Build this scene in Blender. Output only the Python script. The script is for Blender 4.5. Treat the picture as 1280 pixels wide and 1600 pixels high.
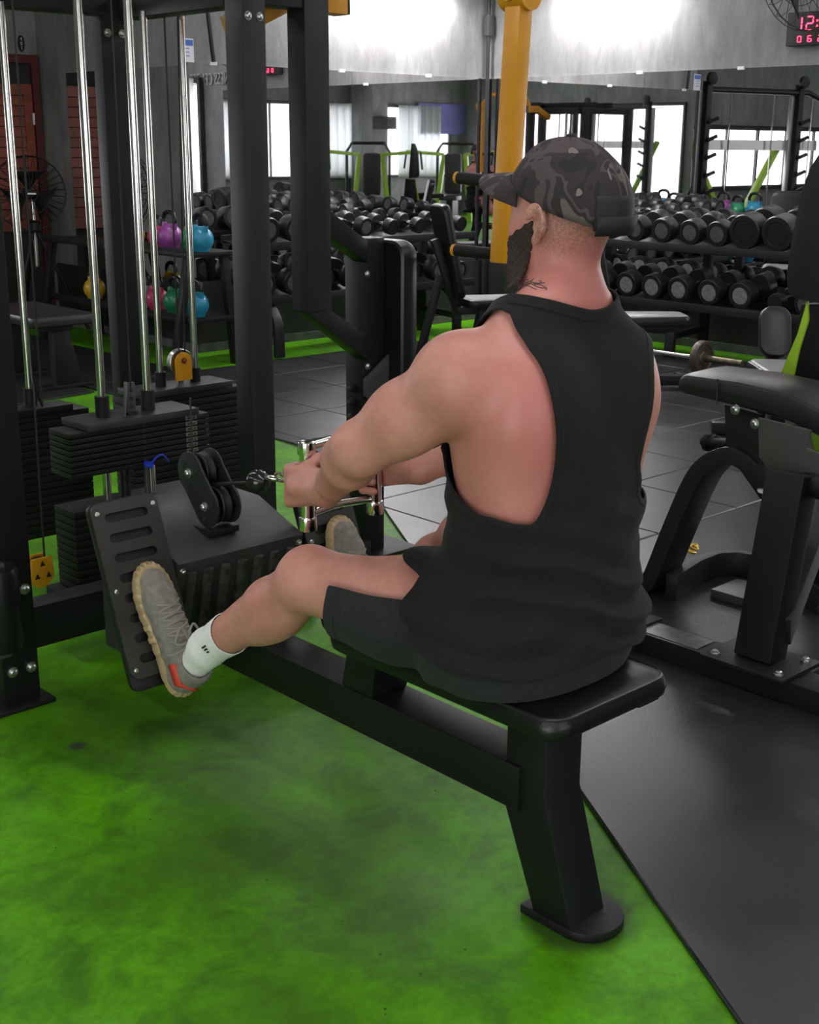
import bpy, bmesh, math, random
from mathutils import Vector, Matrix
random.seed(7)
R = math.radians
for o in list(bpy.data.objects): bpy.data.objects.remove(o)
SC = bpy.context.scene
COL = SC.collection

# ------------------------------------------------------------------ camera
cam = bpy.data.cameras.new('camera'); cam_o = bpy.data.objects.new('camera', cam); COL.objects.link(cam_o)
F_PX = 1995.0
cam.sensor_fit = 'VERTICAL'; cam.sensor_height = 36.0; cam.lens = 36.0*F_PX/1600.0
cam.clip_start = 0.05; cam.clip_end = 100
pitch = math.atan(575/F_PX); azA = R(46.8); roll = R(0.385)
fh = Vector((math.cos(azA), math.sin(azA), 0)); rt = Vector((math.sin(azA), -math.cos(azA), 0)); up = Vector((0, 0, 1))
fw = fh*math.cos(pitch)-up*math.sin(pitch); cu = fh*math.sin(pitch)+up*math.cos(pitch)
r2 = rt*math.cos(roll)+cu*math.sin(roll); u2 = cu*math.cos(roll)-rt*math.sin(roll)
M = Matrix.Identity(4)
for i in range(3): M[i][0] = r2[i]; M[i][1] = u2[i]; M[i][2] = -fw[i]
M[2][3] = 1.45
cam_o.matrix_world = M
SC.camera = cam_o

# ------------------------------------------------------------------ world, exposure, light levels
w = bpy.data.worlds.new('world'); SC.world = w; w.use_nodes = True
w.node_tree.nodes['Background'].inputs[0].default_value = (0.75, 0.85, 1.0, 1)
w.node_tree.nodes['Background'].inputs[1].default_value = 1.0
SC.view_settings.view_transform = 'Standard'; SC.view_settings.look = 'None'
SC.view_settings.gamma = 1.0; SC.view_settings.use_curve_mapping = False
SC.view_settings.exposure = 0.95
LAMP = 17.0          # radiance of the ceiling battens
TUBE = 70.0          # radiance of the tubes near the mirror corner
DAY = 3.2            # radiance of the daylit windows
def area(name, loc, rot, sx, sy, power, col):
    l = bpy.data.lights.new(name, 'AREA'); l.shape = 'RECTANGLE'; l.size = sx; l.size_y = sy; l.energy = power; l.color = col
    o = bpy.data.objects.new(name, l); COL.objects.link(o); o.location = loc; o.rotation_euler = rot
    return o
# ------------------------------------------------------------------ materials
MATS = {}
def mat(name, col, rough=0.5, metal=0.0, spec=0.5, var=0.0, vscale=8.0, bump=0.0, bscale=200.0, emit=None, estr=0.0, rvar=0.0, coat=0.0, sss=0.0):
    if name in MATS: return MATS[name]
    m = bpy.data.materials.new(name); m.use_nodes = True; nt = m.node_tree; n = nt.nodes; b = n['Principled BSDF']
    b.inputs['Base Color'].default_value = (*col, 1); b.inputs['Roughness'].default_value = rough; b.inputs['Metallic'].default_value = metal
    b.inputs['Specular IOR Level'].default_value = spec
    if coat: b.inputs['Coat Weight'].default_value = coat
    if emit: b.inputs['Emission Color'].default_value = (*emit, 1); b.inputs['Emission Strength'].default_value = estr
    if var or bump or rvar:
        tc = n.new('ShaderNodeTexCoord')
    if var or rvar:
        no = n.new('ShaderNodeTexNoise'); no.inputs['Scale'].default_value = vscale; no.inputs['Detail'].default_value = 6
        nt.links.new(tc.outputs['Object'], no.inputs['Vector'])
    if var:
        rp = n.new('ShaderNodeValToRGB'); rp.color_ramp.elements[0].position = 0.3; rp.color_ramp.elements[1].position = 0.7
        rp.color_ramp.elements[0].color = (*[c*(1-var) for c in col], 1); rp.color_ramp.elements[1].color = (*[min(1, c*(1+var)) for c in col], 1)
        nt.links.new(no.outputs['Fac'], rp.inputs['Fac']); nt.links.new(rp.outputs['Color'], b.inputs['Base Color'])
    if rvar:
        mr = n.new('ShaderNodeMapRange'); mr.inputs[1].default_value = 0.3; mr.inputs[2].default_value = 0.7
        mr.inputs[3].default_value = max(0.02, rough-rvar); mr.inputs[4].default_value = min(1, rough+rvar)
        nt.links.new(no.outputs['Fac'], mr.inputs[0]); nt.links.new(mr.outputs[0], b.inputs['Roughness'])
    if bump:
        nb = n.new('ShaderNodeTexNoise'); nb.inputs['Scale'].default_value = bscale; nb.inputs['Detail'].default_value = 3
        nt.links.new(tc.outputs['Object'], nb.inputs['Vector'])
        bp = n.new('ShaderNodeBump'); bp.inputs['Strength'].default_value = bump; bp.inputs['Distance'].default_value = 0.002
        nt.links.new(nb.outputs['Fac'], bp.inputs['Height']); nt.links.new(bp.outputs['Normal'], b.inputs['Normal'])
    MATS[name] = m
    return m
FRAME = mat('black powder coat', (0.0055, 0.0055, 0.0062), 0.46, spec=0.35, bump=0.15, bscale=400, var=0.25, vscale=6)
FRAMEG = mat('charcoal powder coat', (0.012, 0.012, 0.0135), 0.46, spec=0.4, bump=0.15, bscale=400, var=0.2, vscale=6)
PLATEM = mat('footplate coat', (0.026, 0.025, 0.024), 0.40, var=0.25, vscale=9, bump=0.1, bscale=300)
IRON = mat('cast iron black', (0.006, 0.006, 0.0065), 0.5, spec=0.35, var=0.3, vscale=14, bump=0.2, bscale=150)
IRONT = mat('worn iron top', (0.025, 0.025, 0.026), 0.42, var=0.3, vscale=14)
VINYL = mat('black vinyl', (0.0055, 0.0055, 0.006), 0.33, spec=0.4, bump=0.25, bscale=260)
VINYLG = mat('grey vinyl', (0.016, 0.015, 0.017), 0.36, bump=0.25, bscale=260)
VINYL_GLARE = mat('glare-pale vinyl', (0.30, 0.30, 0.31), 0.3, bump=0.2, bscale=260, var=0.15)  # pale tone stands for glare on the bench seats
RUBBER = mat('black rubber', (0.006, 0.006, 0.006), 0.6, spec=0.3, bump=0.2, bscale=200)
DBR = mat('dumbbell rubber', (0.009, 0.0095, 0.0095), 0.40, var=0.3, vscale=20, bump=0.1, bscale=120)
DBC = mat('dumbbell cap', (0.075, 0.078, 0.075), 0.5, var=0.3, vscale=30)
CHROME = mat('chrome', (0.80, 0.79, 0.78), 0.10, 1.0)
STEEL = mat('bright steel', (0.58, 0.57, 0.54), 0.20, 1.0)
ZINC = mat('zinc bolt', (0.55, 0.55, 0.55), 0.3, 1.0)
GREYM = mat('grey coated steel', (0.07, 0.07, 0.067), 0.4, 0.3, var=0.2)
YELLOW = mat('amber yellow paint', (0.62, 0.27, 0.012), 0.36, var=0.08, vscale=6)
LIME = mat('lime green paint', (0.30, 0.50, 0.03), 0.38, var=0.08)
CABLE = mat('cable jacket', (0.02, 0.02, 0.02), 0.4)
WHITE = mat('white paint', (0.75, 0.76, 0.75), 0.5)
PAPER = mat('paper', (0.7, 0.72, 0.76), 0.6)
BLUE = mat('blue print', (0.05, 0.12, 0.45), 0.5)
REDWOOD = mat('red stained wood', (0.20, 0.045, 0.020), 0.45, var=0.3, vscale=12)
REDWOODD = mat('dark red frame', (0.085, 0.014, 0.014), 0.45, var=0.3)
STICK = mat('label sticker', (0.12, 0.115, 0.10), 0.5, var=0.2, vscale=60)
INK = mat('black ink', (0.01, 0.01, 0.01), 0.6)
RED = mat('red led', (0.4, 0.0, 0.02), 0.4, emit=(1.0, 0.02, 0.06), estr=7.0)
SIGNM = mat('brushed letters', (0.34, 0.34, 0.33), 0.4, 0.6)
CHAINY = mat('gold chain', (0.55, 0.36, 0.06), 0.3, 0.9)
RUST = mat('worn bar steel', (0.20, 0.17, 0.12), 0.4, 0.8, var=0.4, vscale=25)
PLRUST = mat('worn plate iron', (0.09, 0.075, 0.055), 0.5, 0.4, var=0.5, vscale=25)

# ------------------------------------------------------------------ mesh builder
def V3(p): return Vector(p)
class MB:
    def __init__(s): s.v = []; s.f = []
    def add(s, vs, fs):
        k = len(s.v); s.v += [tuple(p) for p in vs]; s.f += [tuple(i+k for i in f) for f in fs]; return s
    def box(s, c, size, rot=None):
        x, y, z = (d/2 for d in size)
        vs = [Vector((sx*x, sy*y, sz*z)) for sx in (-1, 1) for sy in (-1, 1) for sz in (-1, 1)]
        if rot is not None: vs = [rot @ p for p in vs]
        return s.add([p+Vector(c) for p in vs], [(0, 1, 3, 2), (4, 6, 7, 5), (0, 4, 5, 1), (2, 3, 7, 6), (0, 2, 6, 4), (1, 5, 7, 3)])
    def bb(s, lo, hi):
        return s.box([(a+b)/2 for a, b in zip(lo, hi)], [b-a for a, b in zip(lo, hi)])
    def sweep(s, pts, sec, side=None, closed=False, cap=True):
        """sweep a 2d section (list of (a, b)) along pts; a runs along 'side', b along the other normal"""
        pts = [Vector(p) for p in pts]; n = len(pts); m = len(sec); vs = []
        prev = None
        for i in range(n):
            if closed: t = (pts[(i+1) % n]-pts[i-1])
            else: t = (pts[min(i+1, n-1)]-pts[max(i-1, 0)])
            t.normalize()
            if side is not None: a = Vector(side)
            elif prev is not None: a = prev
            else: a = Vector((0, 0, 1)) if abs(t.z) < 0.9 else Vector((1, 0, 0))
            a = a-t*a.dot(t); a.normalize(); prev = a; b = t.cross(a)
            vs += [pts[i]+a*p+b*q for p, q in sec]
        fs = []
        for i in range(n if closed else n-1):
            j = (i+1) % n
            for k in range(m): l = (k+1) % m; fs.append((i*m+k, i*m+l, j*m+l, j*m+k))
        if cap and not closed: fs += [tuple(range(m-1, -1, -1)), tuple((n-1)*m+k for k in range(m))]
        return s.add(vs, fs)
    def beam(s, p0, p1, a, b, side=(0, 0, 1)):
        return s.sweep([p0, p1], [(-a/2, -b/2), (a/2, -b/2), (a/2, b/2), (-a/2, b/2)], side)
    def rtube(s, pts, a, b, side): return s.sweep(pts, [(-a/2, -b/2), (a/2, -b/2), (a/2, b/2), (-a/2, b/2)], side)
    def tube(s, pts, r, n=10, closed=False):
        return s.sweep(pts, [(r*math.cos(2*math.pi*k/n), r*math.sin(2*math.pi*k/n)) for k in range(n)], None, closed)
    def cyl(s, p0, p1, r, n=18, r2=None):
        p0 = Vector(p0); p1 = Vector(p1); t = (p1-p0).normalized()
        a = Vector((0, 0, 1)) if abs(t.z) < 0.9 else Vector((1, 0, 0)); a = (a-t*a.dot(t)).normalized(); b = t.cross(a)
        r2 = r if r2 is None else r2; vs = []
        for p, q in ((p0, r), (p1, r2)): vs += [p+(a*math.cos(2*math.pi*k/n)+b*math.sin(2*math.pi*k/n))*q for k in range(n)]
        return s.add(vs, [(k, (k+1) % n, n+(k+1) % n, n+k) for k in range(n)]+[tuple(range(n-1, -1, -1)), tuple(range(n, 2*n))])
    def lathe(s, prof, o=(0, 0, 0), axis=(0, 0, 1), n=24):
        o = Vector(o); t = Vector(axis).normalized(); a = Vector((0, 0, 1)) if abs(t.z) < 0.9 else Vector((1, 0, 0))
        a = (a-t*a.dot(t)).normalized(); b = t.cross(a); vs = []; fs = []
        for r, h in prof: vs += [o+t*h+(a*math.cos(2*math.pi*k/n)+b*math.sin(2*math.pi*k/n))*max(r, 1e-5) for k in range(n)]
        for i in range(len(prof)-1):
            for k in range(n): l = (k+1) % n; fs.append((i*n+k, i*n+l, (i+1)*n+l, (i+1)*n+k))
        fs += [tuple(range(n-1, -1, -1)), tuple((len(prof)-1)*n+k for k in range(n))]
        return s.add(vs, fs)
    def prism(s, poly, o, u, v, th):
        """polygon (a, b) in the plane o + a u + b v, extruded by th along u x v (centred)"""
        o = Vector(o); u = Vector(u).normalized(); v = Vector(v).normalized(); n = u.cross(v)*(th/2); m = len(poly)
        vs = [o+u*a+v*b-n for a, b in poly]+[o+u*a+v*b+n for a, b in poly]
        return s.add(vs, [tuple(range(m-1, -1, -1)), tuple(range(m, 2*m))]+[(k, (k+1) % m, m+(k+1) % m, m+k) for k in range(m)])
    def slab(s, o, u, v, a, b, th, rad=0.03, edge=0.012, n=6, taper=0.0):
        """an upholstered pad: rounded rectangle a x b (along u, v), thickness th along u x v, softened edges; o = centre of underside"""
        o = Vector(o); u = Vector(u).normalized(); v = Vector(v).normalized(); w = u.cross(v)
        rings = [(0.0, edge*0.6), (edge*0.5, 0.0), (th*0.5, -0.003), (th-edge, 0.0), (th-edge*0.3, edge*0.35), (th, edge*1.1), (th+0.004, edge*3)]
        vs = []; m = 4*(n+1)
        for h, ins in rings:
            r = max(rad-ins, 0.004)
            for cx_, cy_, a0 in ((1, 1, 0), (-1, 1, 90), (-1, -1, 180), (1, -1, 270)):
                for k in range(n+1):
                    t = R(a0+90*k/n); A = a/2-ins; Bq = b/2-ins
                    x = cx_*(A-r)+r*math.cos(t); y = cy_*(Bq-r)+r*math.sin(t)
                    y *= 1-taper*(x/a+0.5)
                    vs.append(o+u*x+v*y+w*h)
        fs = [(i*m+k, i*m+(k+1) % m, (i+1)*m+(k+1) % m, (i+1)*m+k) for i in range(len(rings)-1) for k in range(m)]
        fs += [tuple(range(m-1, -1, -1)), tuple((len(rings)-1)*m+k for k in range(m))]
        return s.add(vs, fs)
    def build(s, name, m, parent=None, bevel=0.0, smooth=35, label=None):
        off = root_of(parent).location if parent is not None else Vector((0, 0, 0))
        me = bpy.data.meshes.new(name); me.from_pydata([Vector(p)-off for p in s.v], [], s.f)
        bm = bmesh.new(); bm.from_mesh(me); bmesh.ops.recalc_face_normals(bm, faces=bm.faces)
        if bevel: bmesh.ops.bevel(bm, geom=[e for e in bm.edges if len(e.link_faces) == 2 and e.calc_face_angle(0) > R(40)], offset=bevel, segments=2, profile=0.6, affect='EDGES', clamp_overlap=True)
        bm.to_mesh(me); bm.free()
        if smooth:
            me.polygons.foreach_set('use_smooth', [True]*len(me.polygons)); me.set_sharp_from_angle(angle=R(smooth))
        me.materials.append(m)
        o = bpy.data.objects.new(name, me); COL.objects.link(o)
        if parent is not None: o.parent = parent
        if label: o['label'] = label
        return o
def root_of(o):
    while o.parent is not None: o = o.parent
    return o
def tag(o, label, cat, group=None, kind=None):
    o['label'] = label; o['category'] = cat
    if group: o['group'] = group
    if kind: o['kind'] = kind
    return o
def thing(name, label, cat, loc=(0, 0, 0), group=None):
    o = bpy.data.objects.new(name, None); COL.objects.link(o); o.location = loc; o.empty_display_size = 0.1
    return tag(o, label, cat, group)
def struct(o): o['kind'] = 'structure'; return o
def copy_tree(o, parent=None):
    c = o.copy(); COL.objects.link(c); c.parent = parent
    for ch in list(o.children): copy_tree(ch, c)
    return c
def bolt(pos, axis, r=0.009, parent=None, m=None, h=0.008):
    return MB().lathe([(r*0.5, -h), (r*1.5, -h*0.2), (r*1.5, h*0.3), (r, h*0.3), (r, h), (r*0.6, h*1.35)], pos, axis, 10).build('bolt', m or ZINC, parent)
def arc(c, r, a0, a1, n, f):
    """points of an arc; f maps (cos, sin) plane coords to 3d"""
    return [f(c[0]+r*math.cos(R(a0+(a1-a0)*k/n)), c[1]+r*math.sin(R(a0+(a1-a0)*k/n))) for k in range(n+1)]
def mesh_obj(name, V, Fc, m, parent, smooth=True):
    off = root_of(parent).location if parent is not None else Vector((0, 0, 0))
    me = bpy.data.meshes.new(name); me.from_pydata([(p[0]-off.x, p[1]-off.y, p[2]-off.z) for p in V], [], [tuple(int(i) for i in f) for f in Fc])
    if smooth: me.polygons.foreach_set('use_smooth', [True]*len(me.polygons))
    me.materials.append(m); o = bpy.data.objects.new(name, me); COL.objects.link(o); o.parent = parent
    return o
# points of the place read off the photograph: where the sight line through a pixel meets a plane of the room
def _ray(x, y): return fw+r2*((x-640)/F_PX)+u2*((800-y)/F_PX)
def on_z(x, y, z=0.0): d = _ray(x, y); return Vector((0, 0, 1.45))+d*((z-1.45)/d.z)
def on_x(x, y, v): d = _ray(x, y); return Vector((0, 0, 1.45))+d*(v/d.x)
def on_y(x, y, v): d = _ray(x, y); return Vector((0, 0, 1.45))+d*(v/d.y)
# ------------------------------------------------------------------ surface materials
def nodes(name):
    m = bpy.data.materials.new(name); m.use_nodes = True; nt = m.node_tree
    return m, nt, nt.nodes, nt.nodes['Principled BSDF'], nt.links.new
def noise(n, L, vec, scale, detail=8, rough=0.6, dist=0.0):
    t = n.new('ShaderNodeTexNoise'); t.inputs['Scale'].default_value = scale; t.inputs['Detail'].default_value = detail; t.inputs['Roughness'].default_value = rough
    t.inputs['Distortion'].default_value = dist; L(vec, t.inputs['Vector']); return t
def ramp(n, L, fac, *stops):
    r = n.new('ShaderNodeValToRGB'); e = r.color_ramp.elements
    while len(e) < len(stops): e.new(0.5)
    for i, (p, c) in enumerate(stops): e[i].position = p; e[i].color = (*c, 1)
    L(fac, r.inputs['Fac']); return r
def mixc(n, L, fac, a, b, mode='MIX'):
    m = n.new('ShaderNodeMix'); m.data_type = 'RGBA'; m.blend_type = mode
    if isinstance(fac, float): m.inputs[0].default_value = fac
    else: L(fac, m.inputs[0])
    L(a, m.inputs[6]); L(b, m.inputs[7]); return m.outputs[2]

def concrete(name, base, spread, warm=(1, 1, 1)):
    m, nt, n, b, L = nodes(name)
    tc = n.new('ShaderNodeTexCoord'); mp = n.new('ShaderNodeMapping'); mp.inputs['Scale'].default_value = (1, 1, 0.35); L(tc.outputs['Object'], mp.inputs[0])
    a = noise(n, L, mp.outputs[0], 1.6, 10, 0.62, 0.6); c = noise(n, L, mp.outputs[0], 7.0, 8, 0.7, 0.3)
    ca = ramp(n, L, a.outputs['Fac'], (0.3, tuple(base*(1-spread)*w for w in warm)), (0.55, tuple(base*w for w in warm)), (0.75, tuple(base*(1+spread)*w for w in warm)))
    cc = ramp(n, L, c.outputs['Fac'], (0.3, (0.55, 0.55, 0.55)), (0.7, (1.25, 1.25, 1.25)))
    L(mixc(n, L, 0.8, ca.outputs[0], cc.outputs[0], 'MULTIPLY'), b.inputs['Base Color'])
    b.inputs['Roughness'].default_value = 0.55
    bp = n.new('ShaderNodeBump'); bp.inputs['Strength'].default_value = 0.3; bp.inputs['Distance'].default_value = 0.01; L(c.outputs['Fac'], bp.inputs['Height']); L(bp.outputs[0], b.inputs['Normal'])
    return m
CONC = concrete('polished concrete', 0.21, 0.35)
CONCD = concrete('dark painted plinth', 0.030, 0.5)
CEILM = mat('ceiling paint', (0.55, 0.56, 0.56), 0.8)

def green_floor():
    m, nt, n, b, L = nodes('green floor paint')
    tc = n.new('ShaderNodeTexCoord'); P = tc.outputs['Object']
    a = noise(n, L, P, 1.3, 9, 0.6, 0.4); c = noise(n, L, P, 4.5, 9, 0.68, 0.5); d = noise(n, L, P, 60, 4, 0.6)
    base = ramp(n, L, a.outputs['Fac'], (0.32, (0.055, 0.185, 0.0025)), (0.50, (0.088, 0.310, 0.003)), (0.64, (0.112, 0.400, 0.004)))
    dirt = ramp(n, L, c.outputs['Fac'], (0.34, (0.42, 0.44, 0.50)), (0.54, (1, 1, 1)))
    col = mixc(n, L, 0.75, base.outputs[0], dirt.outputs[0], 'MULTIPLY')
    f1 = noise(n, L, P, 22, 8, 0.72, 0.4); fr = ramp(n, L, f1.outputs['Fac'], (0.36, (0.72, 0.74, 0.78)), (0.58, (1.08, 1.06, 1.0)))
    col = mixc(n, L, 0.8, col, fr.outputs[0], 'MULTIPLY')
    # pale scuffed haze of dust worn into the paint
    e = noise(n, L, P, 1.9, 6, 0.55, 0.2); em = ramp(n, L, e.outputs['Fac'], (0.55, (0, 0, 0)), (0.78, (1, 1, 1)))
    grey = n.new('ShaderNodeRGB'); grey.outputs[0].default_value = (0.13, 0.18, 0.11, 1)
    mm = n.new('ShaderNodeMath'); mm.operation = 'MULTIPLY'; mm.inputs[1].default_value = 0.30; L(em.outputs[0], mm.inputs[0])
    col = mixc(n, L, mm.outputs[0], col, grey.outputs[0])
    # small dark chips and grit
    vo = n.new('ShaderNodeTexVoronoi'); vo.inputs['Scale'].default_value = 13.0; L(P, vo.inputs['Vector'])
    dn = noise(n, L, P, 24, 4, 0.7); ad = n.new('ShaderNodeMath'); ad.operation = 'MULTIPLY_ADD'; ad.inputs[1].default_value = 0.10; L(dn.outputs['Fac'], ad.inputs[0]); L(vo.outputs['Distance'], ad.inputs[2])
    ch = ramp(n, L, ad.outputs[0], (0.075, (1, 1, 1)), (0.095, (0, 0, 0)))
    dark = n.new('ShaderNodeRGB'); dark.outputs[0].default_value = (0.018, 0.022, 0.012, 1)
    col = mixc(n, L, ch.outputs[0], col, dark.outputs[0])
    # worn dust, with pale glare put into the colour, beside the bench, dirt round its foot, one bare grey patch
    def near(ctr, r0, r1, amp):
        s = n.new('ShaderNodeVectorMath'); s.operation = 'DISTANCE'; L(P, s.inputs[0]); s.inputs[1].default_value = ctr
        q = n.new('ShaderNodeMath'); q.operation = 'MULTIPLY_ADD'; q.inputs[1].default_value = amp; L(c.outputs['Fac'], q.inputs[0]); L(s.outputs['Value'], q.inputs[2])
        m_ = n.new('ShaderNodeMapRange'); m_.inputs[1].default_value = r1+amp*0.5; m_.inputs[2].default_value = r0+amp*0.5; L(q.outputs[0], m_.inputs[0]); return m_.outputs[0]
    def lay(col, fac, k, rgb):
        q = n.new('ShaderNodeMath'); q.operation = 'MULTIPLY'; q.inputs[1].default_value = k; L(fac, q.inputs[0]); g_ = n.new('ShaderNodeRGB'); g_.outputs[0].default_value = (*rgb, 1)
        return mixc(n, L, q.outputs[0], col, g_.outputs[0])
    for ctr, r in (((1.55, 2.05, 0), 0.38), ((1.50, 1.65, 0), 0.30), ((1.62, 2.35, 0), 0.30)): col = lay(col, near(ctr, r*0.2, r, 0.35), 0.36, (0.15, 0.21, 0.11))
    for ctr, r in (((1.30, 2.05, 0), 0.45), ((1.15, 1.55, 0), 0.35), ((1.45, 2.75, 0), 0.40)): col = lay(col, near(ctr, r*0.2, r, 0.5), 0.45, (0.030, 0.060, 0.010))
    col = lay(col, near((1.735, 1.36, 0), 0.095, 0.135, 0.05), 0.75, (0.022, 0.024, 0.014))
    col = lay(col, near((1.384, 2.680, 0), 0.012, 0.030, 0.06), 0.9, (0.045, 0.05, 0.042))
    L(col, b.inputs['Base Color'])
    rr = n.new('ShaderNodeMapRange'); rr.inputs[3].default_value = 0.34; rr.inputs[4].default_value = 0.60; b.inputs['Specular IOR Level'].default_value = 0.14; L(c.outputs['Fac'], rr.inputs[0]); L(rr.outputs[0], b.inputs['Roughness'])
    bp = n.new('ShaderNodeBump'); bp.inputs['Strength'].default_value = 0.12; bp.inputs['Distance'].default_value = 0.003; L(c.outputs['Fac'], bp.inputs['Height']); L(bp.outputs[0], b.inputs['Normal'])
    return m
GREENF = green_floor()
def rubber_floor():
    m, nt, n, b, L = nodes('rubber flooring')
    tc = n.new('ShaderNodeTexCoord'); g = n.new('ShaderNodeNewGeometry'); P = g.outputs['Position']
    a = noise(n, L, P, 2.2, 8, 0.65, 0.3); c = noise(n, L, P, 120, 3, 0.6)
    r = ramp(n, L, a.outputs['Fac'], (0.3, (0.0145, 0.015, 0.0155)), (0.7, (0.0215, 0.022, 0.0225)))
    L(r.outputs[0], b.inputs['Base Color'])
    rr = n.new('ShaderNodeMapRange'); rr.inputs[1].default_value = 0.3; rr.inputs[2].default_value = 0.7; rr.inputs[3].default_value = 0.29; rr.inputs[4].default_value = 0.37; L(a.outputs['Fac'], rr.inputs[0]); L(rr.outputs[0], b.inputs['Roughness'])
    bp = n.new('ShaderNodeBump'); bp.inputs['Strength'].default_value = 0.35; bp.inputs['Distance'].default_value = 0.002; L(c.outputs['Fac'], bp.inputs['Height']); L(bp.outputs[0], b.inputs['Normal'])
    return m
RUBF = rubber_floor()
MIRROR = mat('mirror glass', (0.74, 0.73, 0.74), 0.012, 1.0)

# ------------------------------------------------------------------ room shell
XW, YW, YB, CH = 8.1, 7.7, 9.8, 3.0
XR = 5.14                                   # the mirrored wall steps back here
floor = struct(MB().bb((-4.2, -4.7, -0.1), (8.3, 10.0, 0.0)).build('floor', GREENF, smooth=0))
struct(MB().bb((-4.2, -4.7, CH), (8.3, 10.0, CH+0.1)).build('ceiling', CEILM, smooth=0))
struct(MB().bb((XR, YW, 0.0), (8.3, YW+0.2, CH)).build('wall_left', CONC, smooth=0))
struct(MB().bb((XR, YW+0.2, 0.0), (XR+0.2, YB, CH)).build('wall_recess', CONC, smooth=0))
struct(MB().bb((-4.2, YB, 0.0), (XR+0.2, YB+0.2, CH)).build('wall_back', CONC, smooth=0))
struct(MB().bb((XW, -4.7, 0.0), (XW+0.2, YW, CH)).build('wall_right', CONC, smooth=0))
struct(MB().bb((-4.2, -4.7, 0.0), (XW, -4.5, CH)).build('wall_rear', CONC, smooth=0))
struct(MB().bb((-4.2, -4.5, 0.0), (-4.0, YB, CH)).build('wall_near', CONC, smooth=0))
struct(MB().bb((XR-0.006, YW-0.008, 0.06), (XW, YW, 0.50)).build('trim_1', CONCD, smooth=0))
struct(MB().bb((XW-0.008, 2.0, 0.06), (XW, YW-0.008, 0.50)).build('trim_2', CONCD, smooth=0))
struct(MB().bb((XR-0.008, YW, 0.06), (XR, YB-0.1, 0.50)).build('trim_3', CONCD, smooth=0))
SKIRT = mat('grey skirting', (0.10, 0.105, 0.10), 0.5, var=0.4, vscale=10)
struct(MB().bb((XR, YW-0.02, 0.0), (XW, YW, 0.06)).build('baseboard_left', SKIRT, smooth=0))
struct(MB().bb((XW-0.02, 2.0, 0.0), (XW, YW-0.02, 0.06)).build('baseboard_right', SKIRT, smooth=0))

# rubber tiles laid on the painted floor; the green stays bare along a slanting edge and beside the mirrored walls
def xl(y): return 1.691+(y-0.972)*0.607
def clip_poly(poly, f):
    out = []
    for i, p in enumerate(poly):
        q = poly[(i+1) % len(poly)]; a, b = f(p), f(q)
        if a >= 0: out.append(p)
        if (a >= 0) != (b >= 0): t = a/(a-b); out.append((p[0]+(q[0]-p[0])*t, p[1]+(q[1]-p[1])*t))
    return out
TZ = 0.012
def tile_mesh(poly, name='floor_tile'):
    c = (sum(p[0] for p in poly)/len(poly), sum(p[1] for p in poly)/len(poly)); mb = MB(); m = len(poly)
    def ins(p, d): v = Vector((c[0]-p[0], c[1]-p[1])); v.normalize(); return (p[0]+v.x*d, p[1]+v.y*d)
    lo = [ins(p, 0.003) for p in poly]; hi = [ins(p, 0.008) for p in poly]
    mb.v = [(*p, 0.0005) for p in lo]+[(*p, TZ-0.004) for p in lo]+[(*p, TZ) for p in hi]
    mb.f = [(i*m+k, i*m+(k+1) % m, (i+1)*m+(k+1) % m, (i+1)*m+k) for i in (0, 1) for k in range(m)]+[tuple(2*m+k for k in range(m))]
    return mb
gx = [3.39+0.54*k for k in range(9)]; gy = [2.78+0.54*k for k in range(8)]+[7.03]
full = None
for i in range(8):
    for j in range(8):
        x0, x1, y0, y1 = gx[i], min(gx[i+1], 7.76), gy[j], gy[j+1]
        p = [(x0, y0), (x1, y0), (x1, y1), (x0, y1)]
        q = clip_poly(clip_poly(p, lambda a: a[0]-(xl(a[1]) if a[1] < 4.52 else 3.84)), lambda a: a[0]-min(3.84, xl(a[1])))
        if len(q) < 3: continue
        if q == p and abs(x1-x0-0.54) < 1e-6 and abs(y1-y0-0.54) < 1e-6:
            if full is None: full = tile_mesh([(a-x0, b-y0) for a, b in p]).build('floor_tile', RUBF, smooth=0).data; bpy.data.objects.remove(bpy.data.objects['floor_tile'])
            o = bpy.data.objects.new('floor_tile', full); COL.objects.link(o); o.location = (x0, y0, 0); o.parent = floor
        else: tile_mesh(q).build('floor_tile', RUBF, floor, smooth=0)
for poly in ([(xl(-1.5), -1.5), (XW-0.35, -1.5), (XW-0.35, 2.776), (xl(2.776), 2.776)], [(-1.0, 6.2), (3.80, 6.82), (3.80, 7.03), (-1.0, 7.03)], [(-1.0, 7.034), (4.62, 7.034), (4.62, 9.74), (-1.0, 9.74)]):
    tile_mesh(poly).build('rubber_mat', RUBF, floor, smooth=0)
tile_mesh([(xl(2.78)+0.0, 2.78), (3.386, 2.78), (3.386, xl(3.386)*0+2.78+(3.386-xl(2.78))/0.607)]).build('rubber_mat', RUBF, floor, smooth=0)

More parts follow.
